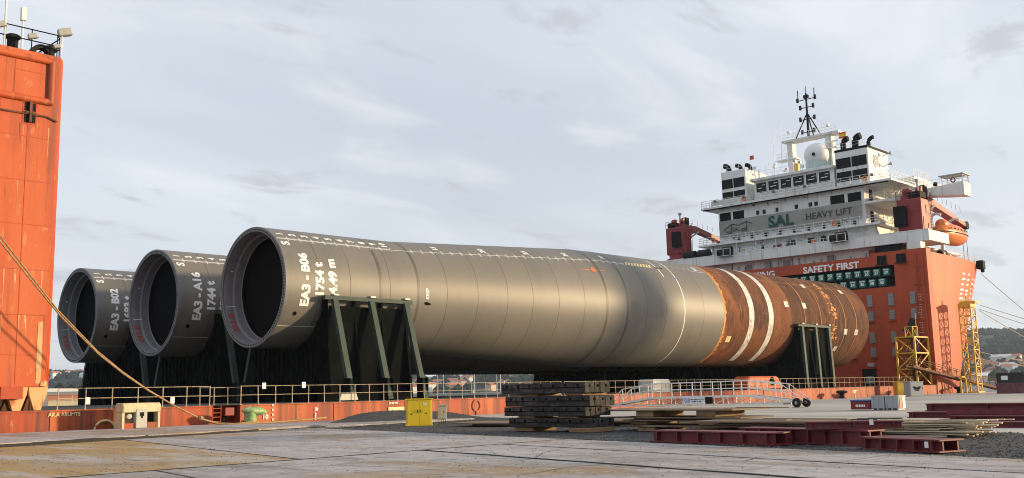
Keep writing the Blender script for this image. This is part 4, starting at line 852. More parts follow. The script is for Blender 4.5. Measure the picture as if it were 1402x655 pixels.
# numbered green lockers standing in the recess
def words(n):
    ones = 'zero one two three four five six seven eight nine ten eleven twelve thirteen fourteen fifteen sixteen seventeen eighteen nineteen'.split()
    return ones[n] if n < 20 else ('', '', 'twenty', 'thirty', 'forty')[n // 10] + ('-' + ones[n % 10] if n % 10 else '')
lk0 = None
def locker(num, y, z):
    t = thing('green_locker', 'green locker numbered %s in the recess below the safety lettering' % words(num), 'locker', (135.1, y, z), 0, 'numbered green lockers')
    MB().bx(-.45, .5, -.48, .48, 0, 1.02).build('body', 'green_box', t, local=True, bevel=.03)
    MB().bx(-.475, -.452, -.38, .38, .72, .92).build('lid_panel', 'dome_skirt', t, local=True)
    m = MB(); put_text(m, str(num), (-.48, 0, .42), (0, -1, 0), (0, 0, 1), .58, .02); m.build('number', 'paint_white', t, local=True)
for k in range(16):
    locker(39 - 2 * k, 58.25 + 1.37 * k, 16.12)
for k in range(12):
    locker(40 - 2 * k, 58.95 + 1.40 * k, RZ0 + .02 + .22)
m = MB().bx(134.62, 135.74, RY0 + .02, RY1 - .02, 15.92, 16.1).bx(134.62, 135.74, RY0 + .02, RY1 - .02, RZ0 + .02, RZ0 + .23); m.build('locker_shelf', 'black_paint', ship)

# ------------------------------------------------------------------ the three piles
PX, PZ = 37.3, 9.07; PLEN = 84.49; RA, RB, C1, C2 = 4.176, 5.406, 11.16, 32.9
def prad(s): return RA + (RB - RA) * min(1, max(0, (s - C1) / (C2 - C1)))
def on_pile(s, ph, lift=0.):
    r = prad(s) + lift; return (s, -r * math.cos(ph), r * math.sin(ph))
def patch(m, s0, s1, p0, p1, lift=.012, ns=None, npn=None):
    ns = ns or max(1, int((s1 - s0) / 2)); npn = npn or max(1, int(abs(p1 - p0) / R(4))); vs = []
    for i in range(ns + 1):
        for j in range(npn + 1): vs.append(on_pile(s0 + (s1 - s0) * i / ns, p0 + (p1 - p0) * j / npn, lift))
    return m.add(vs, [(i * (npn + 1) + j, (i + 1) * (npn + 1) + j, (i + 1) * (npn + 1) + j + 1, i * (npn + 1) + j + 1) for i in range(ns) for j in range(npn)])
def pile_text(m, txt, s, ph, size, bold, along=True, lift=.015, inner=None):
    vs, fs = text2d(txt, size, bold, .22)
    out_ = []
    for x, y in vs:
        if along: ss, pp = s - y, ph + x / (inner or prad(s))      # reads upwards round the pile
        else: ss, pp = s + x, ph + y / prad(s)
        if inner: out_.append((ss, inner * math.cos(pp), inner * -math.sin(pp)) if False else (ss, inner * math.cos(PI - pp) * -1, inner * math.sin(pp)))
        else: out_.append(on_pile(ss, pp, lift))
    return m.add(out_, fs)
cuts1 = [0, 2.7, 5.3, 8.0, 8.85, 11.5, 14.25, 17.35, 20.5, 23.3, 26.35, 29.5, 32.4, 35.3, 38.2, 41.2, 44.25, 47.6, 51.2, 54.6, 58, 61.5, 65, 68.1, 71.9, 75.3, 78, 81, PLEN]
def ring(s0, s1, n=112, lift=0.):
    m = MB(); vs = [on_pile(s, 2 * PI * k / n, lift) for s in (s0, s1) for k in range(n)]
    return m.add(vs, [(k, (k + 1) % n, n + (k + 1) % n, n + k) for k in range(n)])
def bead(s, w_, hgt, n=112):
    m = MB(); vs = [on_pile(s + ds, 2 * PI * k / n, lf) for ds, lf in ((-w_, .001), (-w_ * .4, hgt), (w_ * .4, hgt), (w_, .001)) for k in range(n)]
    return m.add(vs, [(r_ * n + k, r_ * n + (k + 1) % n, (r_ + 1) * n + (k + 1) % n, (r_ + 1) * n + k) for r_ in range(3) for k in range(n)])
def make_pile(y, dx, label, lines, red, main):
    t = thing('monopile', label, 'steel pile', (PX + dx, y, PZ), 0)
    coat = 'coating'
    for a, b in zip(cuts1[:-1], cuts1[1:]):
        o = ring(a + .004, b - .004).build('shell_section', coat if b <= 51.3 else 'rust' if b < 66 else 'rust_old', t, smooth=0, local=True)
        if b > 51.3 and a < 51.3: o['label'] = 'bare rust brown steel section'
    wide = (8.0, 11.5, 32.4, 35.3)
    for s in cuts1[1:-1]:
        bead(s, .16 if s in wide else .028, .008).build('weld_seam', ('seam_wide' if s in wide else 'seam') if s < 51 else ('rust_bright' if s in (51.2, 75.3) else 'rust_dark'), t, smooth=0, local=True)
    # lip, flange and holes
    n = 112; prof = [(RA + .004, .25), (RA + .004, 0), (RA - .045, -.03), (3.86, -.03), (3.84, .0), (3.84, .10)]
    MB().lathe([(r_, h_) for r_, h_ in prof], (0, 0, 0), (1, 0, 0), 112).build('flange', 'flange', t, smooth=30, local=True)
    m = MB()
    for k in range(120):
        a = 2 * PI * k / 120; c = (0, 3.99 * math.cos(a), 3.99 * math.sin(a)); m.lathe([(.001, -.034), (.062, -.034)], c, (1, 0, 0), 8)
    struct(m.build('bolt_holes', 'void', t, local=True), 'stuff')
    MB().lathe([(3.84, .1), (3.80, .2), (3.80, .75), (3.66, .85), (3.62, 1.35), (3.55, 1.4)], (0, 0, 0), (1, 0, 0), 96).build('inner_lining', 'lining', t, smooth=35, local=True)
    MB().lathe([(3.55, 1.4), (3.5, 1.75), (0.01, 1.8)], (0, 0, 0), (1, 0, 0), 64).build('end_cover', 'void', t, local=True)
    MB().lathe([(RB - .08, PLEN), (RB, PLEN)], (0, 0, 0), (1, 0, 0), 96).build('cut_edge', 'rust_dark', t, local=True); MB().lathe([(RB - .08, PLEN), (RB - .08, PLEN - 1.5), (0.01, PLEN - 1.5)], (0, 0, 0), (1, 0, 0), 64).build('far_end_wall', 'rust_dark', t, local=True)
    # ruler
    PH = R(48.2); m = MB(); patch(m, .15, 37.2, PH - .0045, PH + .0045)
    for k in range(1, 38): patch(m, k - .03, k + .03, PH - R(3.4), PH + R(3.4))
    for k in range(2, 100):
        if k % 10: patch(m, k * .1 - .012, k * .1 + .012, PH - R(1.5 if k % 5 else 2.2), PH + R(1.5 if k % 5 else 2.2))
    m.build('ruler_marking', 'paint_white', t, local=True)
    for k in list(range(1, 11)) + [15, 20, 25, 30, 35]: m = MB(); pile_text(m, str(k), k - .32, PH + R(8.4), .72, .03); m.build('ruler_number', 'paint_white', t, local=True)
    m = MB(); pile_text(m, 'S', .62, PH - R(7.0), .85, .03); m.build('ruler_letter', 'paint_white', t, local=True)
    for (txt, s, ph, size) in lines:
        m = MB(); pile_text(m, txt, s, ph, size, .044); m.build('pile_lettering', 'paint_white', t, local=True)
    m = MB(); patch(m, .1, 3.05, R(-42.8), R(-42.3)); m.build('level_line', 'paint_white', t, local=True)
    # inner marks on the far wall of the mouth
    m = MB(); ri = 3.79; vs = []
    for s0, s1, a0, a1 in ((.18, .85, R(-17.2), R(-16.6)), (.42, .62, R(22), R(23.2))):
        o = len(vs); vs += [(s, (ri - (.16 if s > .75 else 0)) * math.cos(a), (ri - (.16 if s > .75 else 0)) * math.sin(a)) for s in (s0, s1) for a in (a0, a1)]
        m.f.append((o, o + 1, o + 3, o + 2))
    m.v += vs; m.build('inner_mark', 'paint_white', t, local=True)
    m = MB(); v2, f2 = text2d(red, .62, .012, .2); m.add([(.44 - yy, 3.785 * math.cos(R(-38) + xx * 1.25 / 3.785), 3.785 * math.sin(R(-38) + xx * 1.25 / 3.785)) for xx, yy in v2], f2); m.build('stencilled_number', 'paint_red', t, local=True)
    m = MB().lathe([(.001, 0), (.16, 0)], on_pile(1.05, R(-29), .012), (0, -math.cos(R(29)), -math.sin(R(29))), 10); m.build('lug_hole', 'void', t, local=True)
    if main:
        m = MB(); c = on_pile(12.45, R(-11.8), .014); m.add([(c[0] + .33 * math.cos(q), c[1], c[2] + .13 * math.sin(q)) for q in np.linspace(0, 6.0, 14)], [tuple(range(14))]); m.build('hole_cover', 'void', t, local=True)
        m = MB(); pile_text(m, 'KEEP', 12.36, R(-2.2), .38, .012); m.build('small_lettering', 'paint_white', t, local=True)
        m = MB(); patch(m, 30.1, 33.25, R(33.75), R(34.3)); c = on_pile(31.7, R(34), .02); m.add([(c[0] + .27 * math.cos(q), c[1] - .0 + .27 * math.sin(q) * -.56 * -1, c[2] + .27 * math.sin(q) * .83) for q in np.linspace(0, 5.9, 14)], [tuple(range(14))]); m.build('lifting_mark', 'mark_orange', t, local=True)
        m = MB()
        for k in range(9):
            s = 37.4 + k * .46; m.add([on_pile(s, R(47.0), .014), on_pile(s + .26, R(47.0), .014), on_pile(s + .55, R(51.5), .014), on_pile(s + .29, R(51.5), .014)], [(0, 1, 2, 3)])
        patch(m, 37.4, 41.5, R(51.5), R(51.9)); patch(m, 37.4, 41.5, R(46.6), R(47.0)); m.build('hatched_mark', 'paint_cream', t, local=True)
        m = MB(); patch(m, 42.28, 42.40, R(34), R(64)); m.build('cross_line', 'paint_white', t, local=True)
        m = MB(); patch(m, 42.0, 42.6, R(46.5), R(48.5)); patch(m, 42.9, 43.3, R(47.5), R(49)); m.build('sensor_pad', 'void', t, local=True)
        m = MB(); patch(m, 44.2, 44.31, R(-84), R(80)); m.build('ring_line', 'paint_white', t, local=True)
        m = MB(); patch(m, 44.12, 44.42, R(31.5), R(35)); m.build('tape_mark', 'mark_blue', t, local=True)
        m = MB(); patch(m, 48.5, 51.1, R(49.2), R(49.6))
        for k in range(43, 51): patch(m, k + .5, k + .56, R(51), R(55.5))
        m.build('ruler_marking', 'paint_white', t, local=True)
        m = MB(); pile_text(m, '50', 49.7, R(55.5), .8, .02); m.build('ruler_number', 'paint_white', t, local=True)
        m = MB()
        for k in range(70):
            ph = -70 + 2.2 * k; a0 = 51.22; patch(m, a0, a0 + .25 + .5 * abs(noise.noise((k * .4, 1, 2))) + random.uniform(0, .12), R(ph), R(ph + 2.2), .012, 1, 1)
        struct(m.build('coating_edge_rust', 'rust_bright', t, local=True), 'stuff')
        for s in (56.55, 60.55): m = MB(); patch(m, s - .5, s + .5, R(-62), R(86), .02); m.build('tape_band', 'tape', t, local=True)
        m = MB(); patch(m, 51.5, 83.5, R(47.6), R(47.95)); m.build('chalk_line', 'rust_bright', t, local=True)
        for s in (68.1, 71.9, 78.0, 81.0): m = MB(); patch(m, s - .05, s + .05, R(-80), R(86), .02); m.build('chalk_ring', 'rust_bright', t, local=True)
        for s, ph in ((64.2, 15), (68.3, 15), (71.2, 46.5), (80.3, 43.5), (78.2, -14), (81.0, -14), (52.9, -30), (77.0, -38)):
            m = MB(); a = random.uniform(-.08, .08); patch(m, s - .42 + a, s + .42 + a, R(ph - 3.6), R(ph + 3.6), .026); m.build('patch_plate', 'tape' if s > 54 else 'paint_cream', t, local=True)
        m = MB()
        for k in range(60):
            ph = random.uniform(-25, 55); s = 75.3 + random.gauss(0, .35); patch(m, s - random.uniform(.1, .35), s + random.uniform(.1, .3), R(ph), R(ph + random.uniform(.8, 3.4)), .016)
        struct(m.build('scuffed_rust', 'rust_bright', t, local=True), 'stuff')
    return t
def L3(a, b, c):
    r = [(a, 1.62, R(4.3), .92), (b, 2.74, R(4.5), .92)]
    if c: r.append((c, 3.82, R(5.8), .92))
    return r
P1 = make_pile(60.77, 0., 'long grey steel pile nearest the quay with a rust brown far end', L3('EA3 - B06', '1754 t', '84.49 m'), '033.8', True)
P2 = make_pile(74.85, -.14, 'dark steel pile lettered A16 lying between the other two piles', L3('EA3 - A16', '1744 t', '83.2 m'), '033.8', False)
P3 = make_pile(89.29, 0., 'dark steel pile lettered B02 farthest from the quay', L3('EA3 - B02', '1683 t', '81.5 m'), '033.9', False)

# ------------------------------------------------------------------ saddles under the piles
def saddle(y, x0, x1, r, label, sp=2.55, lit=True):
    t = thing('pile_saddle', label, 'saddle', ((x0 + x1) / 2, y, DZ + .02)); zc = PZ - DZ - .02; hx = (x1 - x0) / 2
    top = zc - .95; foot = 1.9
    rr_ = r + .06; ph = math.asin(min(.99, (zc - top) / rr_)); xt = rr_ * math.cos(ph)
    arc = [(-rr_ * math.cos(a), zc - rr_ * math.sin(a)) for a in np.linspace(ph, PI - ph, 20)]
    poly = [(-xt - .15, top)] + arc + [(xt + .15, top), (xt + .9, .5), (-xt - .9, .5)]
    for k, xx in enumerate((-hx + .05, -hx * .33, hx * .33, hx - .25)):
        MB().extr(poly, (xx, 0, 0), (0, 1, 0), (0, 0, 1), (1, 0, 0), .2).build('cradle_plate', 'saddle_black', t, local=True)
    m = MB()
    for k, a in enumerate(np.linspace(-xt, xt, 15)):             # stiffeners on the face
        zt = zc - math.sqrt(max(.1, rr_ ** 2 - a ** 2)) - .12
        if zt > .9: m.bx(-hx - .10, -hx + .049, a - .05, a + .05, .52, min(zt, top))
    for s in (-1, 1):
        m.bar((-hx - .06, s * (xt - .2), 5.2), (-hx - .06, s * .9, .6), .10, .16); m.bar((-hx - .06, s * (xt + .5), 3.4), (-hx - .06, s * 2.6, .6), .10, .14)
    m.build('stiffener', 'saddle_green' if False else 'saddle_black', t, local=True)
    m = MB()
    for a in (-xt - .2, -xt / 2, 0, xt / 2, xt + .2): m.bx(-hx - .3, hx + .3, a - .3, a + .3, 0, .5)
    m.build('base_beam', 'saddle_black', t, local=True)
    for s in (-1, 1):
        MB().bx(-hx - .25, hx + .25, s * (xt + .35) - .22, s * (xt + .35) + .22, top - .12, top + .16).build('top_beam', 'saddle_green', t, local=True)
        for xx in (-hx + .55, 0.1, hx - .35):
            l = MB().bar((xx, s * (xt + .5), top - .1), (xx, s * (xt + sp), .05), .30, .42, up=(1, 0, 0)).build('leg', 'saddle_green', t, local=True)
            MB().bx(xx - .22, xx + .22, s * (xt + .5) - .25, s * (xt + .5) + .25, top + .162, top + .27).build('end_cap', 'steel_grey' if s < 0 else 'saddle_green', l, local=True)
            MB().bx(xx - .28, xx - .20, s * (xt + sp - .25) - .3, s * (xt + sp - .25) + .3, 0, 1.5).bx(xx + .20, xx + .28, s * (xt + sp - .25) - .3, s * (xt + sp - .25) + .3, 0, 1.5).build('lug', 'saddle_black', l, local=True)
        m = MB()
        m.bx(-hx + .3, hx - .3, s * (xt + .1) - .05, s * (xt + .1) + .05, top - 1.5, top - 1.2); m.build('tie_bar', 'saddle_black', t, local=True)
    for s in (-1, 1): MB().bx(-hx + .3, hx - .3, s * (xt + .25) - .05, s * (xt + .25) + .05, .5, top - .5).build('side_plate', 'saddle_black', t, local=True)
    return t
for y, nm in ((60.77, 'the pile nearest the quay'), (74.85, 'the middle pile'), (89.29, 'the pile farthest from the quay')):
    saddle(y, 40.3, 47.5, 4.21, 'dark green steel saddle carrying the lettered end of ' + nm)
    saddle(y, 103.0, 110.2, 5.41, 'dark green steel saddle under the rusty end of ' + nm, .75)

# ------------------------------------------------------------------ gear on the ship's deck
t = thing('deck_cabin', 'small white cabin with windows standing behind the ship rail', 'cabin', (75.0, 54.6, DZ + .02)); t.scale = (.82, .82, .9)
MB().bx(-1.6, 1.6, -1.0, 1.0, 0, 1.15).build('wall', 'white', t, local=True, bevel=.05); MB().bx(-1.45, 1.45, -.95, .95, 1.15, 1.3).build('roof', 'white_plain', t, local=True, bevel=.04)
for x in (-1.05, 0, 1.05): MB().bx(x - .38, x + .38, -1.05, -1.002, .45, .95).build('window', 'steel_grey', t, local=True)
t = thing('mooring_housing', 'rounded orange steel housing on deck near the rusty pile end', 'housing', (92.6, 54.4, DZ + .02))
MB().extr([(-3.4, 0), (3.6, 0), (3.6, .35), (2.6, 1.35), (-2.9, 1.35), (-3.4, .95)], (0, -.9, 0), (1, 0, 0), (0, 0, 1), (0, 1, 0), 1.8).build('shell', 'orange', t, local=True, bevel=.15)
MB().lathe([(0, 0), (.42, 0), (.42, .08), (0, .1)], (1.3, -.91, .82), (0, -1, 0), 14).build('opening', 'void', t, local=True)
# yellow access tower on deck
def lattice(m, x0, x1, y0, y1, z0, z1, n, w_, taper=0.):
    c = [(x0, y0), (x1, y0), (x1, y1), (x0, y1)]
    for x, y in c: m.bar((x, y, z0), (x, y, z1), w_)
    for k in range(n + 1):
        z = z0 + (z1 - z0) * k / n
        for i in range(4):
            a, b = c[i], c[(i + 1) % 4]
            if k: m.bar((*a, z), (*b, z), w_ * .7)
            if k < n:
                z2 = z0 + (z1 - z0) * (k + 1) / n; p_, q_ = (a, b) if k % 2 else (b, a); m.bar((*p_, z), (*q_, z2), w_ * .55)
t = thing('access_tower', 'yellow lattice stair tower standing on deck by the orange bulkhead', 'stair tower', (131.9, 54.3, DZ + .02))
m = MB(); lattice(m, -2.2, 2.2, -1.2, 1.2, 0, 6.2, 3, .22); m.build('frame', 'yellow_steel', t, local=True)
for k in range(3):
    m = MB()
    for y in (-.5, .5):
        m.bar((-1.7, y, 2.05 * k), (1.7, y, 2.05 * k + 2.05), .06, .2)
    for j in range(8): m.bx(-1.6 + .42 * j, -1.35 + .42 * j, -.5, .5, 2.05 * k + .2 + .25 * j, 2.05 * k + .25 + .25 * j)
    m.build('stair_flight', 'rust_dark', t, local=True)
    MB().bx(-2.2, 2.2, -1.1, 1.1, 2.05 * k + 2.0, 2.05 * k + 2.05).build('landing', 'grating', t, local=True)
m = MB(); lattice(m, -.8, .8, -.5, .5, 6.2, 7.6, 1, .08); m.build('top_guard', 'yellow_steel', t, local=True)
t = thing('flag', 'dark flag on a thin orange staff above the yellow stair tower', 'flag', (132.6, 53.9, 7.4)); MB().tube((0, 0, 0), (0, 0, 3.2), .05).build('staff', 'yellow_steel', t, local=True)
MB().add([(0, .02, 1.5), (-.2, 1.3, .6), (-.1, 2.0, 1.0), (.1, 1.2, 1.6), (0, .7, 2.6), (.1, .0, 2.4)], [(0, 1, 2, 3), (0, 3, 4, 5)]).build('cloth', 'flag_black', t, local=True)
t = thing('flag', 'small red and yellow ensign on the radar mast stay', 'flag', (143.2, 67.4, 38.6)); MB().bx(-.02, .02, -.9, .2, 0, .25).bx(-.02, .02, -.9, .2, .7, .95).build('red_stripe', 'flag_red', t, local=True); MB().bx(-.02, .02, -.9, .2, .25, .7).build('yellow_stripe', 'flag_yellow', t, local=True); MB().tube((0, .25, -.8), (0, .25, 1.2), .03).build('halyard', 'rail_white', t, local=True)
t = thing('flag', 'small dark red flag on a staff beside the port funnel', 'flag', (139.3, 80.9, 33.75)); MB().tube((0, 0, 0), (0, 0, 4.0), .03).build('staff', 'rail_white', t, local=True); MB().bx(-.02, .02, -.7, .0, 3.3, 3.95).build('cloth', 'flag_red', t, local=True)
# boarding gangway from the tower down to the quay
t = thing('boarding_gangway', 'sloping brown truss gangway from the stair tower down to the quay', 'gangway', (125.4, 50.6, 0))
a, b = Vector((0, 1.6, 3.5)), Vector((26, -.1, .35)); m = MB()
for s in (-.45, .45): m.bar(a + Vector((0, s, 0)), b + Vector((0, s, 0)), .12, .3)
m.bar(a - Vector((0, 0, .1)), b - Vector((0, 0, .1)), .9, .05); m.build('walkway', 'rust_dark', t, local=True)
m = MB()
for s in (-.45, .45):
    for k in range(14):
        p = a.lerp(b, k / 13) + Vector((0, s, 0)); m.tube(p, p + Vector((0, 0, 1.1)), .035, 5)
        if k < 13 and 4 <= k <= 9: q = a.lerp(b, (k + 1) / 13) + Vector((0, s, 0)); m.tube(p, q + Vector((0, 0, 1.1)), .03, 5)
    m.tube(a + Vector((0, s, 1.1)), b + Vector((0, s, 1.1)), .04, 5)
m.build('handrail', 'rust_dark', t, local=True)
t = thing('lattice_mast', 'tall yellow lattice mast standing on the quay by the bow', 'lattice mast', (141, 50.2, 0))
m = MB(); lattice(m, -.85, .85, -.75, .75, 0, 11.4, 10, .15); m.bx(-1.1, 1.1, -1, 1, 0, .15); m.build('lattice', 'yellow_steel', t, local=True)
MB().bx(-1.0, 1.0, -.85, .85, 11.4, 11.95).bx(-.8, .8, -1.4, .7, 11.95, 12.2).tube((0, 0, 12.2), (0, 0, 12.9), .12).build('head_platform', 'yellow_steel', t, local=True)
MB().bx(-.7, .7, -.6, .6, 8.2, 11.3).build('inner_mast', 'yellow_steel', t, local=True) if False else None
t = thing('yellow_hoop', 'small bent yellow tube hoop at the foot of the lattice mast', 'barrier', (137.6, 50.3, 0)); MB().path([(-.9, 0, 0), (-.9, 0, 1.6), (-.5, 0, 2.1), (.5, 0, 2.1), (.9, 0, 1.7)], .14, 8).tube((.9, 0, 1.7), (.9, 0, 0), .14).build('tube', 'yellow_steel', t, local=True)

# ------------------------------------------------------------------ quay furniture
def cabinet(name, label, loc, rz, w_, d_, h_, mat, z0=0., doors=2, group=None):
    t = thing(name, label, 'cabinet', loc, rz, group)
    MB().bx(-w_ / 2, w_ / 2, -d_ / 2, d_ / 2, z0, h_).build('body', mat, t, local=True, bevel=.015)
    MB().bx(-w_ / 2 - .05, w_ / 2 + .05, -d_ / 2 - .05, d_ / 2 + .05, h_ + .002, h_ + .05).build('lid', mat, t, local=True, bevel=.01)
    for k in range(doors):
        ww = (w_ - .1) / doors; x = -w_ / 2 + .05 + ww * k; d = MB().bx(x + .012, x + ww - .012, -d_ / 2 - .02, -d_ / 2 - .001, z0 + .06, h_ - .06).build('door', mat, t, local=True, bevel=.006)
        MB().bx(x + (ww - .1 if k == 0 else .06), x + (ww - .07 if k == 0 else .09), -d_ / 2 - .045, -d_ / 2 - .021, z0 + .5 * (h_ - z0), z0 + .62 * (h_ - z0)).build('handle', 'black_paint', d, local=True)
    return t
yc = cabinet('electrical_cabinet', 'bright yellow two-door electrical cabinet standing on the gravel', (33.6, 39.0, -.01), R(-38), 1.28, .62, 1.28, 'yellow_cab')
m = MB()
for x, z in ((-.40, .55), (.34, .58)): m.extr([(-.045, 0), (.045, 0), (0, .08)], (x, -.335, z), (1, 0, 0), (0, 0, 1), (0, -1, 0), .004)
m.build('warning_triangle', 'black_paint', yc, local=True); MB().bx(.20, .36, -.336, -.332, 1.0, 1.12).build('maker_plate', 'paint_white', yc, local=True)
MB().bx(-.68, .68, -.36, .36, 0, .05).build('plinth', 'yellow_cab', yc, local=True)
gc = cabinet('junction_box', 'small grey junction box on thin legs beside the yellow cabinet', (34.75, 38.55, -.01), R(-38), .42, .28, .94, 'cab_grey', .25, 1)
m = MB()
for x in (-.16, -.05, .06, .16): m.tube((x, 0, 0), (x, 0, .25), .018, 6)
m.build('leg', 'black_paint', gc, local=True); MB().bx(-.06, .06, -.168, -.164, .55, .66).build('warning_label', 'yellow_cab', gc, local=True)
# beige shore connection housing
t = thing('shore_power_housing', 'beige rusty hooded shore connection housing at the quay edge', 'power housing', (24.55, 50.7, .12))
MB().extr([(-.35, 1.30), (.35, 1.30), (.45, 1.18), (.45, .82), (-.45, .82), (-.45, 1.18)], (-1.02, 0, 0), (0, 1, 0), (0, 0, 1), (1, 0, 0), 2.05).build('hood', 'beige', t, local=True, bevel=.04)
for x in (-1.02, .9): MB().bx(x, x + .12, -.40, .42, 0, .82).build('side_wall', 'beige', t, local=True)
MB().bx(-.9, .9, .2, .3, 0, .82).build('back_wall', 'beige', t, local=True); MB().bx(-.9, -.36, -.38, -.32, 0, .28).build('front_sill', 'orange_rail', t, local=True); MB().bx(.34, .9, -.38, -.32, 0, .30).build('front_sill', 'orange_rail', t, local=True)
MB().bx(-.32, .28, -.48, -.1, .02, .98).build('socket_cabinet', 'cab_grey', t, local=True, bevel=.02); MB().bx(-.12, .10, -.49, -.482, .62, .82).bx(-.06, .04, -.49, -.482, .52, .62).build('socket_sign', 'black_paint', t, local=True)
MB().lathe([(0, 0), (.13, 0), (.13, .22), (0, .24)], (-.6, -.1, .62), (0, -1, 0), 14).build('socket', 'cab_grey', t, local=True); MB().bx(.36, .8, -.05, .15, .34, .8).build('switch_box', 'black_paint', t, local=True)
# green mushroom bollard
t = thing('mooring_bollard', 'green and yellow flaking mushroom bollard with rope at the quay edge', 'bollard', (31.25, 50.5, .12))
MB().lathe([(0, 0), (.48, 0), (.48, .06), (.36, .12), (.32, .45), (.36, .6), (0, .6)], (-.2, 0, 0), (0, 0, 1), 20).build('post', 'bollard_green', t, smooth=40, local=True)
m = MB(); vs = []; NR = 10; NT = 24
for i in range(NR + 1):
    v = -PI / 2 + PI * i / NR
    for k in range(NT):
        a = 2 * PI * k / NT; r_ = math.cos(v); x = .78 * r_ * math.cos(a); vs.append((x + .05 + .05 * math.sin(v), .44 * r_ * math.sin(a), .68 + .24 * math.sin(v) - .10 * x))
m.add(vs, [(i * NT + k, i * NT + (k + 1) % NT, (i + 1) * NT + (k + 1) % NT, (i + 1) * NT + k) for i in range(NR) for k in range(NT)]); m.build('head', 'bollard_green', t, smooth=0, local=True)
# mooring lines to that bollard: hang from the casing, not yet tight
def sagline(p, q, sag, n=36):
    p, q = Vector(p), Vector(q); return [p.lerp(q, k / n) - Vector((0, 0, sag * 4 * (k / n) * (1 - k / n))) for k in range(n + 1)]
RP = [(12.4, 15.9), (14.6, 13.05), (16.0, 11.25), (17.42, 9.54), (18.9, 7.75), (20.35, 6.03), (22.37, 4.07), (23.7, 3.05), (25.09, 2.12), (26.7, 1.2), (28.19, .5), (29.3, .19)]
for k, lab in enumerate(('upper tan mooring rope running from the stern down to the green bollard', 'lower tan mooring rope running from the stern down to the green bollard')):
    pts = [Vector((x, 50.9 - .3 * k * min(1, (29.3 - x) / 8), z - k * (.03 + .38 * min(1, max(0, (26 - x) / 8.5))))) for x, z in RP] + [Vector((30.0, 50.3 - .1 * k, .15)), Vector((30.8, 50.02 - .06 * k, .22)), Vector((31.3, 50.08, .24)), Vector((31.5, 50.5, .26)), Vector((31.1, 50.95, .26)), Vector((30.7, 50.8, .26)), Vector((30.6, 50.4, .28))]
    m = MB().path(pts, .042, 7); tag(m.build('mooring_rope', 'rope', smooth=0), lab, 'rope')
tag(MB().path([(28.6, 49.9, .15), (30.2, 49.75, .15), (32, 49.7, .15), (34, 49.9, .2), (35.6, 49.6, .3)], .05, 7).build('mooring_rope', 'rope', smooth=0), 'loose rope end lying on the quay past the green bollard', 'rope')
tag(MB().lathe([(0, -.14), (.13, -.1), (.13, .1), (0, .14)], (28.2, 50.8, .5), (.9, 0, -.42), 10).build('rope_chafe', 'rope', smooth=40), 'bulky splice knot on the tan mooring ropes near the quay', 'rope knot')
# far moorings at the bow
for k, (p, q, s_, lab) in enumerate((((150.5, 51.9, 11.5), (196, 46, .4), 0.5, 'thin mooring line dropping steeply from the bow behind the lattice mast'), ((151, 51.9, 12.3), (190, 22, 1.6), 1.2, 'upper mooring line stretching from the bow out past the containers'), ((150.6, 51.9, 11.7), (190, 25, 1.4), 1.3, 'second mooring line below the upper one at the bow'), ((149.0, 51.9, 5.6), (186, 36, 1.4), .8, 'low slack mooring line behind the yellow lattice mast'), ((148.6, 51.9, 4.6), (184, 32, 1.3), .8, 'lowest mooring line from the bow towards the containers'), ((152.5, 51.9, 17.0), (193, 45, .6), .6, 'long mooring line from the high bow fairlead'))):
    tag(MB().path(sagline(p, q, s_, 16), .05, 5).build('mooring_line', 'rope_far'), lab, 'mooring line')
# containers far right
def container(label, loc, w_, d_, h_, mat):
    t = thing('container', label, 'container', loc); n = 14; m = MB().bx(0, d_, -w_, 0, 0, h_)
    m.build('box', mat, t, local=True)
    for k in range(int(w_ / .55)): MB().bx(-.05, -.002, -.3 - k * .55, -.1 - k * .55, .12, h_ - .12).build('rib', mat, t, local=True) if k < 30 else None
    for z in (0.0, h_ - .12): MB().bx(-.07, -.051, -w_, 0, z, z + .12).build('frame_rail', mat, t, local=True)
    return t
c1 = container('maroon weathered container at the bottom of the pair beyond the bow', (127, 42.65, 0), 6.6, 2.4, 1.22, 'maroon')
c2 = container('black container stacked on top of the maroon one', (127, 42.55, 1.23), 6.6, 2.4, 1.2, 'black_box'); MB().bx(-.09, -.072, -1.3, -.55, .35, .85).build('placard', 'paint_white', c2, local=True)
cabinet('control_cabinet', 'tall yellow control cabinet at the quay edge by the stair tower', (118.4, 50.6, 0), R(-35), 1.3, .9, 1.55, 'yellow_steel', 0, 1)
g2 = cabinet('generator_box', 'grey generator box on the quay with a dark emblem on its side', (112.6, 46.6, 0), R(-30), 1.75, 1.1, 1.6, 'crate_grey', 0, 1)
MB().bx(-.35, .35, -.60, -.59, .75, 1.0).bx(-.5, -.2, -.60, -.59, .95, 1.1).bx(.2, .5, -.60, -.59, .95, 1.1).bx(-.25, .25, -.6, -.59, .62, .72).build('emblem', 'black_paint', g2, local=True)
for k, (x, y, lab) in enumerate(((121, 51, 'black mushroom bollard on the quay next to the yellow control cabinet'), (104, 50.9, 'black mushroom bollard on the quay below the rusty pile end'), (137.5, 50.9, 'black mushroom bollard at the foot of the bow'))):
    t = thing('quay_bollard', lab, 'bollard', (x, y, 0), 0, 'black quay bollards'); MB().lathe([(0, 0), (.4, 0), (.4, .05), (.28, .1), (.26, .5), (.55, .58), (.62, .72), (.45, .85), (0, .88)], (0, 0, 0), (0, 0, 1), 16).build('casting', 'rubber', t, smooth=40, local=True); MB().lathe([(.42, 0), (.52, 0), (.52, .03), (.42, .03)], (0, 0, 0), (0, 0, 1), 16).build('base_ring', 'rust_dark', t, local=True)
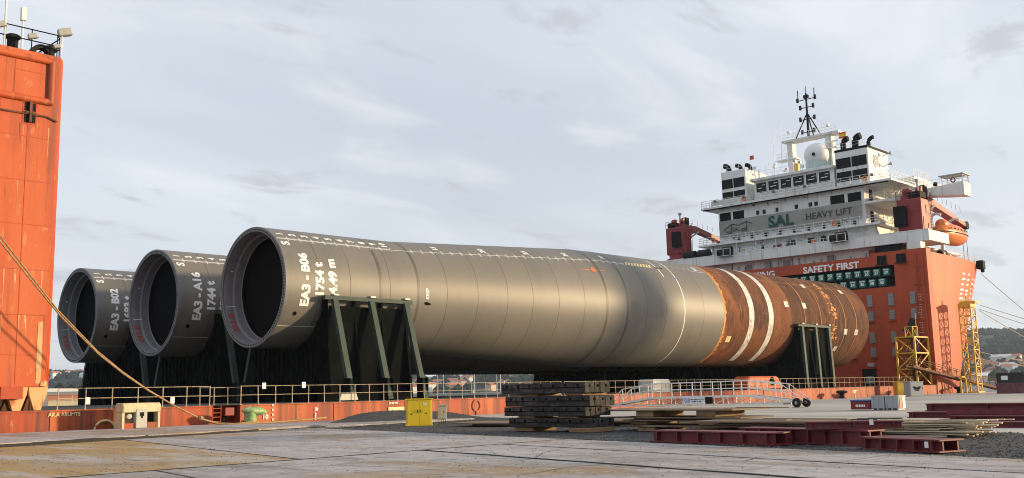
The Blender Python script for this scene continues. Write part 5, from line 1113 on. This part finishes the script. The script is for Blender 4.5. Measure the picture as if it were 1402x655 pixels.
t = thing('ladder_sign', 'small cream post marker standing at the quay edge', 'post', (107, 50.9, 0)); MB().bx(-.08, .08, -.08, .08, 0, .8).build('post', 'paint_cream', t, local=True); MB().bx(-.4, .4, -.1, -.081, .5, .85).build('plate', 'paint_cream', t, local=True)
# crates
t = thing('tool_bin', 'dark red bin with white lettering and a blue tarpaulin lid', 'bin', (57.8, 27.2, 0)); MB().bx(0, .9, -.6, .6, .05, .5).build('bin', 'red_box', t, local=True, bevel=.03); MB().bx(-.03, .93, -.64, .64, .505, .62).build('tarpaulin', 'tarp_blue', t, local=True, bevel=.05); m = MB(); [m.bx(-.012, -.002, -.3 + .1 * k, -.23 + .1 * k, .2, .34) for k in range(6)]; struct(m.build('small_print', 'paint_white', t, local=True), 'stuff')
for k, (x, y, lab) in enumerate(((57.8, 26.1, 'grey plastic crate beside the red bin'), (57.8, 25.25, 'grey plastic crate at the open end of the pair'))):
    t = thing('plastic_crate', lab, 'crate', (x, y, 0), 0, 'grey plastic crates'); MB().bx(0, .95, -.39, .39, .1, .80).build('tub', 'crate_grey', t, local=True, bevel=.03)
    for a in (-.39, -.05, .29): MB().bx(-.03, -.002, a, a + .1, .1, .80).build('rib', 'crate_grey', t, local=True)
    for a in (-.35, .0, .27): MB().bx(0, .9, a, a + .08, 0, .098).build('skid', 'crate_grey', t, local=True)
    MB().bx(-.035, .98, -.42, .42, .77, .84).build('rim', 'crate_grey', t, local=True)
    if k: MB().bx(.1, .4, -.42, -.392, .12, .76).build('side_label', 'mark_orange', t, local=True); MB().bx(.5, .85, -.42, -.392, .12, .76).build('side_rib', 'banner_white', t, local=True)
# aluminium gangway
GX = 65.3; t = thing('aluminium_gangway', 'arched aluminium gangway with handrails and wheels parked on the quay', 'gangway', (GX, 43.8, 0))
yy = [8.4, 4.2, -4.6, -7.6, -8.3]; zz = [.22, .80, .86, .52, .42]
def gz_(y): return float(np.interp(-y, [-v for v in yy], zz))
for s in (0, 1.15):
    m = MB()
    for k in range(len(yy) - 1): m.bar((s, yy[k], zz[k]), (s, yy[k + 1], zz[k + 1]), .08, .16)
    m.bar((s, 8.4, .2), (s, -7.4, .26), .07, .12)
    for y in np.linspace(6.5, -6.4, 12): m.bar((s, y, .26), (s, y, gz_(y)), .05)
    ys_ = np.linspace(6.5, -6.4, 12)
    for k in range(11): m.bar((s, ys_[k], .28), (s, ys_[k + 1], gz_(ys_[k + 1]) - .1), .035)
    m.build('side_truss', 'alu', t, local=True)
    rail = MB(); first = None
    hp = [8.0, 6.9, 5.2, 4.0, 2.1, .2, -1.6, -3.4, -4.7, -6.2, -7.3]
    for a, b in zip(hp[:-1], hp[1:]):
        for f in (1.1, .58): rail.tube((s, a, gz_(a) + f * (1 if a < 7.5 else .35)), (s, b, gz_(b) + f), .04, 6)
    for f in (1.1, .58): rail.tube((s, -7.3, gz_(-7.3) + f), (s, -8.9, .38 + f * .15), .024, 6)
    ro = rail.build('handrail', 'alu', t, local=True); pm = None
    for y in hp[1:]:
        c = MB().tube((0, 0, 0), (0, 0, 1.1), .045, 6).build('post', 'alu', ro, local=True) if pm is None else share(pm, ro); pm = pm or c; c.location = (s, y, gz_(y))
m = MB()
for k in range(len(yy) - 1): m.bar((.575, yy[k], zz[k] + .02), (.575, yy[k + 1], zz[k + 1] + .02), 1.05, .04)
m.build('walkway', 'grating', t, local=True)
MB().tube((-.1, -8.5, .32), (1.3, -8.5, .32), .05).build('axle', 'black_paint', t, local=True)
for s in (-.12, 1.28):
    wv = MB().lathe([(.10, -.09), (.30, -.10), (.33, -.05), (.33, .05), (.30, .10), (.10, .09)], (s, -8.5, .335), (1, 0, 0), 20).build('wheel', 'rubber', t, smooth=40, local=True); MB().lathe([(0, -.1), (.12, -.1), (.12, .1), (0, .1)], (s, -8.5, .335), (1, 0, 0), 12).build('hub', 'steel_grey', wv, local=True)
bnr = MB().bx(-.085, -.06, -.9, 1.15, .30, .84).build('banner', 'banner_white', t, local=True); m = MB(); put_text(m, 'TGS', (-.092, .80, .56), (0, -1, 0), (0, 0, 1), .42, .01); m.build('logo', 'print_blue', bnr, local=True)
m = MB()
for zz_, a_, b_ in ((.60, -.82, .48), (.44, -.55, .25)):
    y_ = b_
    while y_ > a_: w_ = random.uniform(.03, .09); m.bx(-.094, -.088, y_ - w_, y_, zz_, zz_ + random.uniform(.07, .12)); y_ -= w_ + random.uniform(.02, .05)
struct(m.build('small_print', 'print_navy', bnr, local=True), 'stuff')
MB().bx(-.08, -.055, -1.6, -.95, .32, .82).build('shade_panel', 'black_paint', t, local=True)
# black mats stacked on bearers
mats = [(.17, .52, 29.5, 24.55, 28.75, 'bottom'), (.60, .95, 29.5, 24.70, 28.98, 'second from the bottom'), (.97, 1.37, 29.5, 24.48, 28.9, 'third from the bottom'), (1.47, 1.88, 29.45, 24.65, 29.1, 'topmost')]
for k, (z0, z1, x, y0, y1, nm) in enumerate(mats):
    t = thing('crane_mat', 'heavy black bolted timber mat, %s of the stack on the gravel' % nm, 'mat', (x, (y0 + y1) / 2, z0), random.uniform(-.012, .012), 'stacked black mats'); w_ = (y1 - y0) / 2; hh = z1 - z0; D = 1.55
    nb = 5
    for j in range(nb):                                       # bolted balks side by side
        a = D * j / nb; MB().bx(a + .008, a + D / nb - .008, -w_ + random.uniform(0, .03), w_ - random.uniform(0, .03), 0, hh - random.uniform(0, .015)).build('balk', 'mat_black', t, local=True, bevel=.014)
    MB().bx(-.022, .006, -w_ + .02, w_ - .02, hh * .5, hh * .5 + .02).build('side_strap', 'void', t, local=True)
    m = MB()
    for j in range(7):
        y = -w_ + .35 + j * (2 * w_ - .7) / 6; m.lathe([(0, 0), (.05, 0), (.05, .02), (0, .025)], (-.0, y, hh * .72), (-1, 0, 0), 8)
    for j in range(3): m.lathe([(0, 0), (.05, 0), (.05, .02), (0, .025)], (.3 + .5 * j, -w_ + .01, hh * .65), (0, -1, 0), 8)
    struct(m.build('bolts', 'void', t, local=True), 'stuff')
BR = [((29.55, 27.8, 0), .17, 'left'), ((29.55, 24.75, 0), .17, 'right')]
for k, (x, y0, y1, z0, z1, lab) in enumerate(((29.6, 27.5, 28.5, 0.0, .165, 'timber bearer under the far end of the black mat stack'), (29.45, 24.4, 25.5, -.01, .165, 'timber bearer under the near corner of the black mat stack'), (29.6, 27.4, 28.3, .525, .595, 'thin timber packer above the bottom black mat, far end'), (29.6, 25.2, 26.2, .525, .595, 'thin timber packer above the bottom black mat, near end'), (29.7, 27.3, 28.4, 1.375, 1.465, 'timber packer under the topmost black mat, far end'), (29.6, 24.9, 25.7, 1.375, 1.465, 'timber packer under the topmost black mat, near end'))):
    t = tag(MB().bx(x, x + 1.4, y0, y1, z0 + .003, z1).build('timber_bearer', 'timber', bevel=.015), lab, 'timber')
# rusty plates stacked with bearers
plates = [(.745, .80, 31.0, 33.6, 19.3, 25.1, 0.01, 'topmost'), (.47, .52, 31.0, 33.2, 18.9, 24.6, -.02, 'second'), (.36, .42, 31.1, 33.4, 19.9, 24.2, .03, 'third'), (.15, .22, 31.0, 33.5, 19.1, 24.3, -.03, 'lowest')]
for z0, z1, x0, x1, y0, y1, a, nm in plates:
    t = thing('steel_plate', 'rusty flat steel plate, %s in the stack on timber bearers' % nm, 'plate', ((x0 + x1) / 2, (y0 + y1) / 2, z0), a, 'stacked rusty plates')
    hx, hy = (x1 - x0) / 2, (y1 - y0) / 2; MB().bx(-hx, hx, -hy, hy, 0, z1 - z0 - .004).build('plate', 'plate_rust', t, local=True, bevel=.006); MB().bx(-hx + .1, -hx + .4, -hy + .3, -hy + .34, z1 - z0 - .003, z1 - z0 + .02).build('edge_lip', 'rust_dark', t, local=True)
for x, y, z0, z1, lab in ((31.1, 22.75, .525, .74, 'dark bearer block under the topmost plate, far side'), (31.1, 20.05, .525, .74, 'brown bearer block under the topmost plate, near side'), (31.1, 19.95, .225, .355, 'brown bearer block low in the plate stack'), (31.1, 22.7, -.01, .145, 'bearer block on the gravel under the plate stack, far side'), (31.1, 19.9, -.01, .145, 'bearer block on the gravel under the plate stack, near side'), (31.3, 23.0, .425, .465, 'thin packer between the middle rusty plates, far side'), (31.3, 20.6, .425, .465, 'thin packer between the middle rusty plates, near side'), (31.3, 23.2, .225, .355, 'dark bearer block low in the plate stack')):
    tag(MB().bx(x, x + 2.0, y, y + .8, z0 + .003, z1).build('timber_bearer', 'timber', bevel=.012), lab, 'timber')
t = thing('steel_plate', 'low rusty plate on bearers left of the black mats', 'plate', (34.0, 33.4, .10), .04); MB().bx(-.9, 1.6, -1.1, 2.6, 0, .07).build('plate', 'plate_rust', t, local=True, bevel=.006); MB().bx(-.7, -.4, -1.0, 1.4, -.09, -.002).bx(.9, 1.2, -1.0, 1.4, -.09, -.002).build('bearer', 'plank_dark', t, local=True)
t = thing('steel_plate', 'rusty plate lying behind the black mats', 'plate', (36.5, 28.4, .14), -.05); MB().bx(-1.2, 1.4, -2.8, 2.6, 0, .08).build('plate', 'plate_rust', t, local=True, bevel=.006); MB().bx(-1.0, -.7, -2.4, 2.2, -.13, -.002).bx(.7, 1.0, -2.4, 2.2, -.13, -.002).build('bearer', 'plank_dark', t, local=True)
t = thing('long_plate', 'long weathered brown sheet lying across the red beams towards the planks', 'plate', (29.2, 16.6, .40), .0); MB().bx(-.3, 2.4, -3.1, 3.0, 0, .06).build('plate', 'plate_rust', t, local=True, bevel=.006); 
for yy_ in (-2.7, -.9, .9, 2.4): MB().bx(-.2, 2.2, yy_, yy_ + .3, -.4, -.27).build('support', 'timber', t, local=True)
for zz_, a_, b_ in ((-.27, -2.9, 2.6), (-.15, -2.6, 2.9), (-.08, -3.0, 2.2)): MB().bx(-.28 + random.uniform(0, .2), 2.3, a_, b_, zz_ + .002, zz_ + .05).build('lower_sheet', 'plate_rust', t, local=True)

# red steel beams
def beam(label, p, q, hgt, wid, z0=0., mat='beam_red', tags=(), stiff=7, group='red steel beams'):
    p, q = Vector((*p, 0)), Vector((*q, 0)); d = q - p; ln = d.length; a = math.atan2(d.y, d.x)
    t = thing('steel_beam', label, 'beam', (p.x, p.y, z0), a, group); hw = wid / 2
    MB().bx(0, ln, -hw, hw, 0, .035).build('bottom_flange', mat, t, local=True); MB().bx(0, ln, -hw * .92, hw * .92, hgt - .035, hgt).build('top_flange', mat, t, local=True)
    MB().bx(.04, ln - .04, -hw * .62, -hw * .52, .036, hgt - .036).bx(.04, ln - .04, hw * .52, hw * .62, .036, hgt - .036).build('web', mat, t, local=True)
    for k in range(stiff):
        x = .25 + (ln - .5) * k / max(1, stiff - 1)
        for s in (-1, 1):
            MB().bx(x - .02, x + .02, min(s * hw * .63, s * hw * .93), max(s * hw * .63, s * hw * .93), .037, hgt - .037).build('stiffener', mat, t, local=True)
    for x in (0.0, ln - .03): MB().bx(x, x + .03, -hw * .60, hw * .60, .037, hgt - .037).build('end_plate', mat, t, local=True) if x == 0 else None
    for x, sd in tags: MB().bx(x, x + .10, sd * hw * .95 - .006, sd * hw * .95 + .006, .10, .24).build('paper_tag', 'paint_white', t, local=True)
    return t
beam('long dark red beam lying at the edge of the gravel', (25.35, 18.35), (24.85, 13.95), .34, .85, .0, stiff=6)
beam('dark red beam behind the long one, ending under the crossed beam', (26.4, 15.95), (25.5, 11.6), .40, .8, .0, stiff=8, tags=((2.6, 1),))
beam('dark red beam with paper tag lying at the gravel end near the planks', (24.45, 11.35), (23.75, 9.05), .29, .9, .0, stiff=5, tags=((2.0, -1),))
bm = beam('crossed red beam resting at a slant on top of the others', (25.15, 13.4), (26.4, 11.3), .20, .5, .41, stiff=3, tags=((1.6, -1),)); 
# red beam stack at the right
for k, (p, q, z, h_, lab) in enumerate((((41.5, 16.6), (41.5, 7.5), .42, .30, 'dark maroon beam on top of the stack beyond the planks'), ((41.2, 17.2), (40.4, 7.5), .16, .24, 'dark maroon beam in the middle of the stack beyond the planks'), ((38.6, 14.6), (38.4, 7.4), 0.0, .34, 'maroon beam with white tag in front of the far stack'), ((36.6, 13.6), (37.3, 7.2), 0.0, .20, 'low maroon beam lying slantwise before the far stack'), ((40.2, 15.6), (39.7, 7.2), 0.0, .15, 'flat maroon beam at the bottom of the far stack'))):
    beam(lab, p, q, h_, .9 if k < 3 else .7, z, stiff=5, tags=((1.2, 1),) if k == 2 else (), group='maroon beams of the far stack')
for k in range(9):
    x = 37.2 + .55 * k; y = 14.2 + random.uniform(-.9, .9); z = (.36, .26, .02)[k % 3] if 38 < x < 42 else .01; l_ = random.uniform(4.5, 7); a = PI / 2 + random.uniform(-.09, .09)
    t = thing('steel_angle', ('thin dark maroon angle bar lying slack over the far beam stack', 'thin dark maroon angle bar tucked beside the far beam stack', 'thin dark maroon angle bar on the ground by the far stack')[k % 3], 'angle bar', (x, y, z + .01), a, 'thin maroon angle bars %d' % (k % 3))
    MB().bx(-l_, 0, -.09, .09, 0, .02).build('flange', 'beam_red', t, local=True); MB().bx(-l_, 0, .07, .09, .021, .16).build('web', 'beam_red', t, local=True)
# plank pile
for k in range(64):
    lay = k // 9; i = k % 9; z = .012 + .066 * lay; ln = random.uniform(1.7, 3.1)
    cx_ = 29.9 + .22 * i + random.uniform(-.08, .08); cy_ = 12.5 + random.uniform(-.5, .4) - .06 * lay; a = random.uniform(-.09, .09) + (.10 if lay > 3 else 0)
    dk = lay > 1 and cy_ > 12.7 and random.random() < .5; th = random.uniform(.026, .05); wd = random.uniform(.06, .10)
    m = MB().bx(-wd, wd, -ln / 2, ln / 2, 0, th); o = m.build('plank', 'plank_dark' if dk else 'plank', bevel=.004); o.location = (cx_, cy_, z); o.rotation_euler = (random.uniform(-.025, .025), random.uniform(-.05, .05), a)
    pos = ('at the bottom of', 'low in', 'in the lower half of', 'in the middle of', 'in the upper half of', 'near the top of', 'on top of', 'on top of')[lay]
    tag(o, ('blackened' if dk else 'pale weathered') + ' loose plank lying %s the heap behind the red beams' % pos, 'plank', ('blackened' if dk else 'pale') + ' planks ' + pos + ' the heap')
for k in range(12):
    o = MB().bx(-.08, .08, -.5, .6, 0, .05).build('plank', 'plank_dark', bevel=.006); o.location = (29.8 + .18 * k, 14.0 + random.uniform(-.2, .2), .23 + .07 * (k % 4)); o.rotation_euler = (0, 0, random.uniform(-.3, .3)); tag(o, 'short charred plank end at the far side of the heap', 'plank', 'charred plank ends')
for k, (x, y, z, w_, l_, a, lab) in enumerate(((28.4, 17.0, .52, .35, 2.6, .05, 'thin rusty strip lying on the long brown sheet'), (29.3, 15.6, .52, .25, 2.9, -.04, 'second thin rusty strip on the long brown sheet'), (33.5, 17.8, .02, 1.0, 3.0, .1, 'flat rusty sheet on the ground behind the plate stack'), (36.2, 17.0, .02, .8, 3.6, -.06, 'flat rusty sheet on the ground beside the far maroon beams'), (30.9, 18.0, .84, .2, 2.0, .03, 'thin rusty strip left on the topmost plate'), (39.0, 24.0, .02, 1.4, 4.2, .2, 'wide rusty sheet lying on the far apron'))):
    t = thing('steel_strip', lab, 'strip', (x, y, z), a); MB().bx(-w_ / 2, w_ / 2, -l_ / 2, l_ / 2, 0, .03).build('strip', 'plate_rust', t, local=True)
tag(MB().bx(29.8, 31.9, 13.5, 14.3, .0, .22).build('timber_bearer', 'timber'), 'bearer under the charred plank ends', 'timber')

# harbour crane farther along the quay; its shade falls across the pile
t = thing('harbour_crane', 'tall slewing harbour crane with lattice jib standing on the quay opposite the ship', 'harbour crane', (124, 10, 0))
for x in (-5, 5):
    for y in (-5, 5): MB().bar((x, y, 0), (x * .45, y * .45, 9), 1.0).build('portal_leg', 'steel_grey', t, local=True)
m = MB().bx(-3.2, 3.2, -3.2, 3.2, 9, 10.2); m.build('portal_deck', 'steel_grey', t, local=True)
m = MB(); lattice(m, -1.5, 1.5, -1.5, 1.5, 10.2, 30, 7, .45); m.build('tower', 'steel_grey', t, local=True)
MB().bx(-2.2, 2.6, -2.0, 2.0, 17, 20.5).build('machine_house', 'steel_grey', t, local=True, bevel=.2)
MB().bx(-3.2, -2.2, -1.2, .6, 15.5, 17.6).build('operator_cab', 'dark_glass', t, local=True)
m = MB(); a, b = Vector((1, -1, 19)), Vector((15, -9, 38))
for q in ((-.8, 0, -.8), (.8, 0, -.8), (.8, 0, .8), (-.8, 0, .8)): m.bar(a + Vector(q), b + Vector(q), .35)
for k_ in range(16):
    for q, q2 in (((-.8, 0, -.8), (.8, 0, -.8)), ((.8, 0, -.8), (.8, 0, .8)), ((.8, 0, .8), (-.8, 0, .8))): m.bar(a.lerp(b, k_ / 16) + Vector(q), a.lerp(b, (k_ + 1) / 16) + Vector(q2), .2)
m.build('jib', 'steel_grey', t, local=True)

# ------------------------------------------------------------------ air between here and the hills
hzb = MB().bx(-400, 5200, -400, 5200, -7.2, 190).build('haze', 'void'); hzb.data.materials.clear(); struct(hzb, 'stuff')
hmt = bpy.data.materials.new('haze_air'); hmt.use_nodes = True; n = hmt.node_tree.nodes; n.clear()
vo = n.new('ShaderNodeVolumePrincipled'); vo.inputs['Density'].default_value = .0001; vo.inputs['Color'].default_value = (.68, .82, 1.0, 1); vo.inputs['Anisotropy'].default_value = .2
oo = n.new('ShaderNodeOutputMaterial'); hmt.node_tree.links.new(vo.outputs[0], oo.inputs['Volume']); hzb.data.materials.append(hmt); hzb.display_type = 'WIRE'
